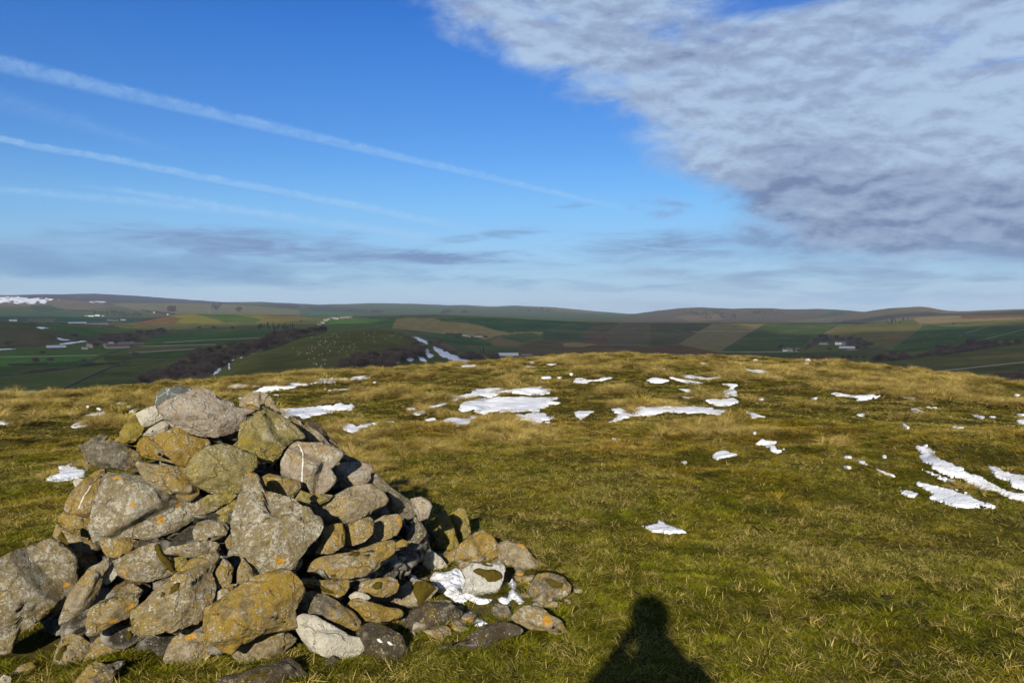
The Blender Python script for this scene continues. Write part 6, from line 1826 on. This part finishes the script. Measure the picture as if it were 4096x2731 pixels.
for i, (pts, lab, hh) in enumerate(HEDGES):
    rng = np.random.default_rng(900 + i); xy = []
    for (x0, y0), (x1, y1) in zip(pts[:-1], pts[1:]):
        m_ = max(4, int(math.hypot(x1 - x0, y1 - y0) / 2.0))
        xy += [(x0 + (x1 - x0) * (k + rng.uniform(0, 1)) / m_, y0 + (y1 - y0) * k / m_ + rng.normal(0, .4)) for k in range(m_)]
    P, r, ok = hit([p[0] for p in xy], [p[1] for p in xy], rmin=90); P = P[ok]
    if len(P) == 0: continue
    V0, F0 = twig_cloud(60, hh * .8, hh * .55, hh * .5, hh * .5, hh * .09, 950 + i)
    keep = fbm2(P[:, 0], P[:, 1], 30, 2, i) > -.45
    P = P[keep]
    Vs_ = np.concatenate([V0 * rng.uniform(.6, 1.25) + p - P[0] for p in P]); Fs_ = np.concatenate([F0 + len(V0) * t for t in range(len(P))])
    o = link('hedge', mesh_np('hedge', Vs_, Fs_, False), m_twig, loc=P[0])
    tag(o, lab, 'hedge', 'hedges of the valley')
# faraway woods that read as dark masses
FW = [V2((1440,165),(1500,130),(1640,135),(1720,160),(1600,165)), V1((1120,165),(1125,132),(1170,135),(1180,165)), V1((1385,125),(1500,108),(1515,110),(1470,140),(1450,160)), V2((470,170),(500,155),(560,172)), V3((180,150),(420,155),(560,185),(540,205),(360,200)), V1((1580,158),(1600,140),(1620,150),(1600,165)),
      V1((600,178),(720,168),(900,178),(960,195),(800,200)), V2((950,175),(960,160),(1010,155),(1015,165)), V2((1085,168),(1090,160),(1120,170)), V1((2330,150),(2352,150),(2352,165)), V3((620,165),(700,150),(860,165),(760,180))]
rng = np.random.default_rng(77); Pp = []
for k, poly in enumerate(FW):
    xs = [p[0] for p in poly]; ys = [p[1] for p in poly]
    qx = rng.uniform(min(xs), max(xs), 160); qy = rng.uniform(min(ys), max(ys), 160)
    g_ = pin(qx, qy, poly) & (rng.uniform(0, 1, 160) < .5)
    if g_.sum() < 2: continue
    P, r, ok = hit(qx[g_], qy[g_], rmin=90); Pp.append(P[ok])
Pp = np.concatenate(Pp)
V0, F0 = twig_cloud(40, 12, 7, 7, 7, 2.2, 78)
o = link('distant_woods', mesh_np('distant_woods', np.concatenate([V0 * rng.uniform(.6, 1.4) + p for p in Pp]), np.concatenate([F0 + len(V0) * t for t in range(len(Pp))]), False), m_twig)
tag(o, 'distant woods and scrub dotting the far hillsides', 'woodland', kind='stuff')

# ---- buildings
def flat_mat(name, c, c2=None, rough=.85):
    m, nt, b = new_mat(name, rough)
    nt.links.new(mix(nt, noise(nt, tex_obj(nt), 0.7, 4, .6), c, c2 or tuple(k * .75 for k in c)), b.inputs['Base Color']); return m
BM = {'stone': flat_mat('stone_wall', (.26, .235, .19)), 'white': flat_mat('whitewash', (.55, .55, .52)), 'dark': flat_mat('dark_boarding', (.05, .045, .04)), 'slate': flat_mat('slate_roof', (.12, .12, .125)),
      'pale': flat_mat('pale_sheet_roof', (.36, .38, .41)), 'brown': flat_mat('brown_roof', (.11, .075, .055)), 'glass': flat_mat('window_glass', (.03, .035, .04), rough=.2)}


def box_fs(i0): return [(i0, i0 + 1, i0 + 5, i0 + 4), (i0 + 1, i0 + 2, i0 + 6, i0 + 5), (i0 + 2, i0 + 3, i0 + 7, i0 + 6), (i0 + 3, i0, i0 + 4, i0 + 7)]


def building(x, y, wpx, wall, roof, label, group=None, house=False, name=None, hk=1.0, rz=None):
    P, r, ok = place(x, y)
    if not ok: print('building miss', label); return
    w = wpx * r / F; rng = random.Random(int(x * 7 + y))
    d = min(max(6.5, w * .5), 18); h = (5.2 if house else 4.2) * hk; rh = (2.6 if house else 2.2) * (d / 9)
    if w < 7: w = 7
    o = thing(name or ('farmhouse' if house else 'barn'), (P[0], P[1], P[2] - .6), (rz if rz is not None else rng.uniform(-.3, .3)) - math.atan2(P[0], P[1]), label, 'house' if house else 'barn', group)
    a, c_ = w / 2, d / 2
    V = [(-a, -c_, 0), (a, -c_, 0), (a, c_, 0), (-a, c_, 0), (-a, -c_, h), (a, -c_, h), (a, c_, h), (-a, c_, h), (-a, 0, h + rh), (a, 0, h + rh)]
    me = bpy.data.meshes.new('wall'); me.from_pydata(V, [], box_fs(0) + [(5, 6, 9), (7, 4, 8)]); me.update()
    link('wall', me, BM[wall], parent=o)
    e = .5; q = .25
    V = []; Fq = []
    for s in (-1, 1):
        i0 = len(V)
        for zz_ in (0.03, .03 + q):
            V += [(-a - e, s * (c_ + e), h - e * rh / c_ + zz_), (a + e, s * (c_ + e), h - e * rh / c_ + zz_), (a + e, 0, h + rh + zz_), (-a - e, 0, h + rh + zz_)]
        Fq += box_fs(i0) + [(i0, i0 + 3, i0 + 2, i0 + 1), (i0 + 4, i0 + 5, i0 + 6, i0 + 7)]
    me = bpy.data.meshes.new('roof'); me.from_pydata(V, [], Fq); me.update()
    ro_ = link('roof', me, BM[roof], parent=o)
    if house:
        V = []; Fq = []
        for s in (-1,):
            i0 = len(V); cx_ = s * (a - .8)
            for zz_ in (h, h + rh + 1.6): V += [(cx_ - .5, -.5, zz_), (cx_ + .5, -.5, zz_), (cx_ + .5, .5, zz_), (cx_ - .5, .5, zz_)]
            Fq += box_fs(i0) + [(i0 + 4, i0 + 5, i0 + 6, i0 + 7)]
        me = bpy.data.meshes.new('chimney'); me.from_pydata(V, [], Fq); me.update(); link('chimney', me, BM['stone'], parent=ro_)
        for fx in (-.5, 0, .5):
            for zz_ in (1.6, 4.0):
                V = [(fx * a - .5, -c_ - .05, zz_ - .6), (fx * a + .5, -c_ - .05, zz_ - .6), (fx * a + .5, -c_ - .05, zz_ + .6), (fx * a - .5, -c_ - .05, zz_ + .6), (fx * a - .5, -c_ + .1, zz_ - .6), (fx * a + .5, -c_ + .1, zz_ - .6), (fx * a + .5, -c_ + .1, zz_ + .6), (fx * a - .5, -c_ + .1, zz_ + .6)]
                me = bpy.data.meshes.new('window'); me.from_pydata(V, [], [(0, 1, 2, 3)] + box_fs(0)); me.update(); link('window', me, BM['glass'], parent=o)
    return o


def vb(fn, rows):
    for (x, y, w, wl, rf, hs, lab, grp, hk) in rows:
        building(*fn((x, y))[0], w / (1.5722 if fn is V3 else 1.68), wl, rf, lab, grp, hs, hk=hk)


HAM = 'stone houses of the hamlet on the middle ridge'; HL = 'grey stone house of the hamlet on the middle ridge'
vb(V1, [
 (605,404,34,'stone','slate',True,'tall grey stone farmhouse at the left end of the left valley farm',None,1.3), (572,414,36,'stone','slate',False,'low stone barn below the tall farmhouse',None,.9),
 (735,396,60,'stone','slate',False,'stone barn in the middle of the left valley farm',None,1.1), (845,392,90,'dark','slate',False,'long dark barn at the right of the left valley farm',None,1.1), (785,405,130,'stone','brown',False,'longest low barn in front of the left valley farm',None,.8),
 (747,388,14,'white','pale',False,'small white shed between the barns of the left valley farm',None,1.2), (935,390,60,'dark','brown',False,'last barn at the right tip of the left valley farm',None,.9),
 (376,414,98,'dark','pale',False,'long shed with a white roof beside the left road',None,.9), (518,249,95,'dark','pale',False,'far long shed with a pale roof, left of two',None,1.2), (645,258,130,'dark','slate',False,'far very long dark shed below the village',None,1.2),
 (735,223,24,'stone','slate',True,'far village house, first from the left',None,1), (775,225,32,'stone','brown',True,'far village house with a brown roof',None,1), (828,221,28,'white','slate',True,'far pale village house, rightmost',None,1),
 (585,193,24,'stone','slate',False,'first of the bright farm buildings under the snowy scarp',None,1), (615,194,30,'white','slate',False,'second of the bright farm buildings under the snowy scarp',None,1), (655,191,26,'white','pale',False,'third of the bright farm buildings under the snowy scarp',None,1), (692,193,16,'stone','slate',False,'last of the bright farm buildings under the snowy scarp',None,1),
 (1035,170,10,'white','slate',True,'lone white house among the far trees',None,1), (1127,183,9,'white','slate',True,'tiny white house right of the lone one among far trees',None,1), (88,225,38,'white','slate',True,'pale house on the ridge near the left picture edge',None,1),
 (2145,252,24,'stone','slate',True,HL,HAM,1), (2168,242,26,'stone','slate',True,HL,HAM,1), (2188,224,26,'stone','slate',True,HL,HAM,1), (2215,217,28,'stone','slate',True,HL,HAM,1), (2240,211,30,'stone','slate',True,HL,HAM,1), (2268,213,20,'stone','slate',True,HL,HAM,1), (2300,206,26,'stone','brown',True,HL,HAM,1), (2332,204,28,'stone','slate',True,HL,HAM,1)])
vb(V2, [
 (292,203,18,'stone','slate',True,HL,HAM,1), (340,203,18,'stone','slate',True,'pale stone house at the right end of the ridge hamlet',None,1),
 (1108,328,34,'stone','slate',True,'stone farmhouse of the middle farm below the dark green field',None,1.1), (1135,331,24,'stone','slate',False,'small barn right of the middle farmhouse',None,.9), (1200,331,66,'stone','brown',False,'long reddish-roofed barn of the middle farm',None,1), (1240,340,22,'stone','slate',False,'last barn of the middle farm',None,.9),
 (1400,472,130,'dark','pale',False,'large pale-roofed shed in the valley bottom behind the tussocks',None,1.2), (1525,463,70,'dark','slate',False,'low shed right of the large pale-roofed one',None,.7)])
vb(V3, [
 (1240,393,84,'dark','pale',False,'large pale-roofed shed of the right farm',None,1.0), (1186,360,36,'white','slate',True,'white farmhouse of the right farm',None,1.2), (1232,362,34,'stone','slate',True,'stone house right of the white farmhouse',None,1.1),
 (1092,358,48,'stone','slate',False,'low barn among the copse trees left of the right farm',None,.8), (846,404,18,'white','slate',True,'small white cottage of the right-hand group of cottages',None,.9), (880,402,30,'stone','slate',True,'wider stone cottage of the right-hand group',None,1), (928,402,26,'stone','slate',True,'cottage at the right end of the right-hand group',None,1)])

# ---- sheep on the hill
U3, F3 = ICO[2]


def sheep_mesh():
    V = [U3 * np.array([.55, .30, .30]) + np.array([0, 0, .68]), U3 * np.array([.17, .11, .13]) + np.array([.62, 0, .82])]
    Fq = [F3, F3 + len(U3)]; n = 2 * len(U3)
    for sx_, sy_ in ((-.32, -.13), (-.32, .13), (.30, -.13), (.30, .13)):
        V.append(U3 * np.array([.05, .05, .26]) + np.array([sx_, sy_, .26])); Fq.append(F3 + n); n += len(U3)
    return mesh_np('sheep', np.concatenate(V), np.concatenate(Fq))


m_wool, nt, b = new_mat('fleece', 1.0)
nt.links.new(mix(nt, noise(nt, tex_obj(nt), 6, 3), (.42, .40, .34), (.55, .52, .45)), b.inputs['Base Color'])
sm_ = sheep_mesh(); sm_.materials.append(m_wool)
rng = np.random.default_rng(31)
zones = [(V1((1850,400),(2352,310),(2352,460),(2180,510),(2020,480)), 30), (V2((0,330),(380,300),(720,300),(700,345),(560,365),(330,430),(0,460)), 62), (V1((2080,500),(2200,515),(2160,540)), 8), (V3((880,235),(1020,240),(960,300),(620,320)), 8), (V3((1640,300),(1900,270),(1980,300),(1900,345),(1660,340)), 22)]
names = ['white sheep grazing on the rounded hill beside the wood strip', 'white sheep grazing on top of the sheep hill', 'white sheep low on the sheep hill above the skyline', 'white sheep on the green hillside right of the striped fields', 'white sheep on the green fields at the right']
first = True
for z_, (poly, n) in enumerate(zones):
    xs = [p[0] for p in poly]; ys = [p[1] for p in poly]
    qx = rng.uniform(min(xs), max(xs), n * 6); qy = rng.uniform(min(ys), max(ys), n * 6)
    g_ = np.nonzero(pin(qx, qy, poly))[0][:n]
    P, r, ok = hit(qx[g_], qy[g_], rmin=90)
    for p in P[ok]:
        o = bpy.data.objects.new('sheep', sm_); col.objects.link(o); o.location = p; o.rotation_euler = (0, 0, rng.uniform(0, 6.28)); s = rng.uniform(.75, 1.0); o.scale = (s, s, s)
        mx_, my_ = (min(xs) + max(xs)) / 2, (min(ys) + max(ys)) / 2; q_ = project(p)
        tag(o, names[z_] + ', ' + ('upper ' if q_[1] < my_ else 'lower ') + ('left' if q_[0] < mx_ else 'right') + ' part', 'sheep', ['sheep beside the wood strip', 'sheep on the hill top', 'sheep low on the hill', 'sheep right of the striped fields', 'sheep on the right green fields'][z_])

# radio mast on the left green hill
P, r, ok = place(*V1((1408, 176))[0])
V, Fq = [], []
for z_, w_ in ((0, 1.6), (44, .5)):
    V += [(-w_, -w_, z_), (w_, -w_, z_), (w_, w_, z_), (-w_, w_, z_)]
me = bpy.data.meshes.new('radio_mast'); me.from_pydata(V, [], box_fs(0) + [(4, 5, 6, 7)]); me.update()
tag(link('radio_mast', me, BM['slate'], loc=P), 'thin grey mast on the crest of the left green hill', 'mast')

# ---- the photographer, standing behind the camera; only the shadow reaches the picture
def skin_body():
    J = {'pelvis': (0, -.30, .98, .15), 'waist': (0, -.29, 1.12, .145), 'chest': (0, -.27, 1.32, .19), 'neck': (0, -.25, 1.50, .085), 'head': (0, -.215, 1.62, .095), 'crown': (0, -.215, 1.73, .085),
         'shl': (-.20, -.26, 1.42, .09), 'ell': (-.25, -.14, 1.27, .07), 'wrl': (-.10, -.09, 1.52, .036), 'hal': (-.065, -.085, 1.57, .034),
         'shr': (.20, -.26, 1.42, .09), 'elr': (.25, -.14, 1.27, .07), 'wrr': (.10, -.09, 1.52, .036), 'har': (.065, -.085, 1.57, .034),
         'hil': (-.10, -.30, .92, .10), 'knl': (-.12, -.27, .50, .07), 'anl': (-.13, -.31, .09, .045), 'tol': (-.14, -.17, .05, .045),
         'hir': (.10, -.30, .92, .10), 'knr': (.12, -.27, .50, .07), 'anr': (.13, -.31, .09, .045), 'tor': (.14, -.17, .05, .045)}
    Ed = [('pelvis', 'waist'), ('waist', 'chest'), ('chest', 'neck'), ('neck', 'head'), ('head', 'crown'), ('chest', 'shl'), ('shl', 'ell'), ('ell', 'wrl'), ('wrl', 'hal'), ('chest', 'shr'), ('shr', 'elr'), ('elr', 'wrr'), ('wrr', 'har'),
          ('pelvis', 'hil'), ('hil', 'knl'), ('knl', 'anl'), ('anl', 'tol'), ('pelvis', 'hir'), ('hir', 'knr'), ('knr', 'anr'), ('anr', 'tor')]
    for s, n in ((-1, 'l'), (1, 'r')):
        for k in range(5):
            a = f'f{n}{k}'; b_ = f'g{n}{k}'
            J[a] = (s * (.050 - .002 * k), -.060 + .004 * k, 1.605 - .017 * k, .010); J[b_] = (s * .030, -.035, 1.607 - .017 * k, .008)
            Ed += [('ha' + n, a), (a, b_)]
    keys = list(J); me = bpy.data.meshes.new('person')
    me.from_pydata([J[k][:3] for k in keys], [(keys.index(a), keys.index(b_)) for a, b_ in Ed], [])
    o = bpy.data.objects.new('person', me); col.objects.link(o)
    sk = o.modifiers.new('skin', 'SKIN'); sk.use_smooth_shade = True
    for i, k in enumerate(keys): me.skin_vertices[0].data[i].radius = (J[k][3], J[k][3])
    me.skin_vertices[0].data[0].use_root = True
    o.modifiers.new('sub', 'SUBSURF').levels = 2; o.modifiers['sub'].render_levels = 2
    return o
pr = skin_body()
pr.data.materials.append(flat_mat('dark_coat', (.03, .035, .05)))
tag(pr, 'person in a dark coat standing behind the camera whose shadow falls on the turf', 'person')
U4, F4 = ICO[3]
me = mesh_np('woolly_hat', U4[:, :] * np.array([.115, .125, .12]) + np.array([0, -.22, 1.70]), F4)
link('woolly_hat', me, flat_mat('wool', (.05, .04, .04)), parent=pr)

# ---- low cloud behind and above the viewer: its shadow lies over the valley
m_cl, nt, b = new_mat('cloud_white', 1.0)
b.inputs['Base Color'].default_value = (.85, .86, .88, 1)
ct = nt.nodes.new('ShaderNodeBsdfTransparent'); cm_ = nt.nodes.new('ShaderNodeMixShader'); cm_.inputs[0].default_value = 0.62
co_ = [n for n in nt.nodes if n.type == 'OUTPUT_MATERIAL'][0]
nt.links.new(b.outputs[0], cm_.inputs[1]); nt.links.new(ct.outputs[0], cm_.inputs[2]); nt.links.new(cm_.outputs[0], co_.inputs[0])
ALT = 1500.0
off_ = ALT / math.tan(SUN_EL * D2R)
tsx, tsy = math.sin(SUN_AZ * D2R), math.cos(SUN_AZ * D2R)
gx = np.linspace(-4200, 5200, 240); gy = np.linspace(150, 4700, 150)
GX, GY = np.meshgrid(gx, gy, indexing='ij')
n_ = fbm2(GX, GY, 900, 4, 777, .6)
mask = .42 + n_ * .55
mask = mask - 2.0 * (1 - sstep(170, 420, GY + n_ * 60)) - 1.6 * sstep(3300, 4500, GY + n_ * 500)


def sun_window(px_, py_, sx_, sy_, k):
    global mask
    P, r, ok = place(px_, py_)
    z_ = P[2]; g0x = P[0] - z_ / math.tan(SUN_EL * D2R) * tsx * -1 * 0; g0y = P[1]
    mask = mask - k * gauss(GX, GY, P[0], P[1], sx_, sy_)
sun_window(*V1((1350, 225))[0], 420, 420, 1.4)
sun_window(*V3((1420, 275))[0], 200, 260, 1.4)
sun_window(*V3((2200, 205))[0], 800, 500, 1.2)
sun_window(*V1((100, 160))[0], 900, 500, 1.0)
sun_window(*V3((500, 270))[0], 200, 300, .35)
mask = mask + .5 * gauss(GX, GY, 0, 1300, 1500, 600)
mask = np.minimum(mask, np.minimum(sstep(0, 250, GX + 4200), sstep(0, 250, 5200 - GX)) * 2 - .6)
thk = 130 * np.sqrt(np.clip(mask, 0, 1)) * (1 + .25 * fbm2(GX, GY, 160, 3, 779))
V, Fq = [], []
top = np.stack([GX + tsx * off_, GY + tsy * off_, ALT + thk], -1).reshape(-1, 3); bot = np.stack([GX + tsx * off_, GY + tsy * off_, ALT - thk * .3], -1).reshape(-1, 3)
G = grid_faces(240, 150); kf = (mask.ravel()[G] > 0.0).any(1); G = G[kf]
Vc = np.concatenate([top, bot]); Fc_ = np.concatenate([G[:, ::-1], G + len(top)])
used = np.unique(Fc_); mp = np.zeros(len(Vc), int); mp[used] = np.arange(len(used))
o = link('clouds', mesh_np('clouds', Vc[used], mp[Fc_]), m_cl)
tag(o, kind='structure')

# ---- haze of the winter air
hz_me = bpy.data.meshes.new('haze')
q = 16500.0; zb, zt = float(_Z.min()) - 60, 310.0
hz_me.from_pydata([(-q, -q, zb), (q, -q, zb), (q, q, zb), (-q, q, zb), (-q, -q, zt), (q, -q, zt), (q, q, zt), (-q, q, zt)], [], [(0, 3, 2, 1), (4, 5, 6, 7), (0, 1, 5, 4), (1, 2, 6, 5), (2, 3, 7, 6), (3, 0, 4, 7)])
hm = bpy.data.materials.new('haze'); hm.use_nodes = True; hn = hm.node_tree; hn.nodes.clear()
ho = hn.nodes.new('ShaderNodeOutputMaterial'); hv = hn.nodes.new('ShaderNodeVolumePrincipled')
hv.inputs['Color'].default_value = (.66, .80, 1.0, 1); hv.inputs['Density'].default_value = 3.6e-5; hv.inputs['Anisotropy'].default_value = 0.0
hn.links.new(hv.outputs[0], ho.inputs['Volume'])
tag(link('haze', hz_me, hm), 'thin bluish winter haze over the whole valley', 'haze', kind='stuff')
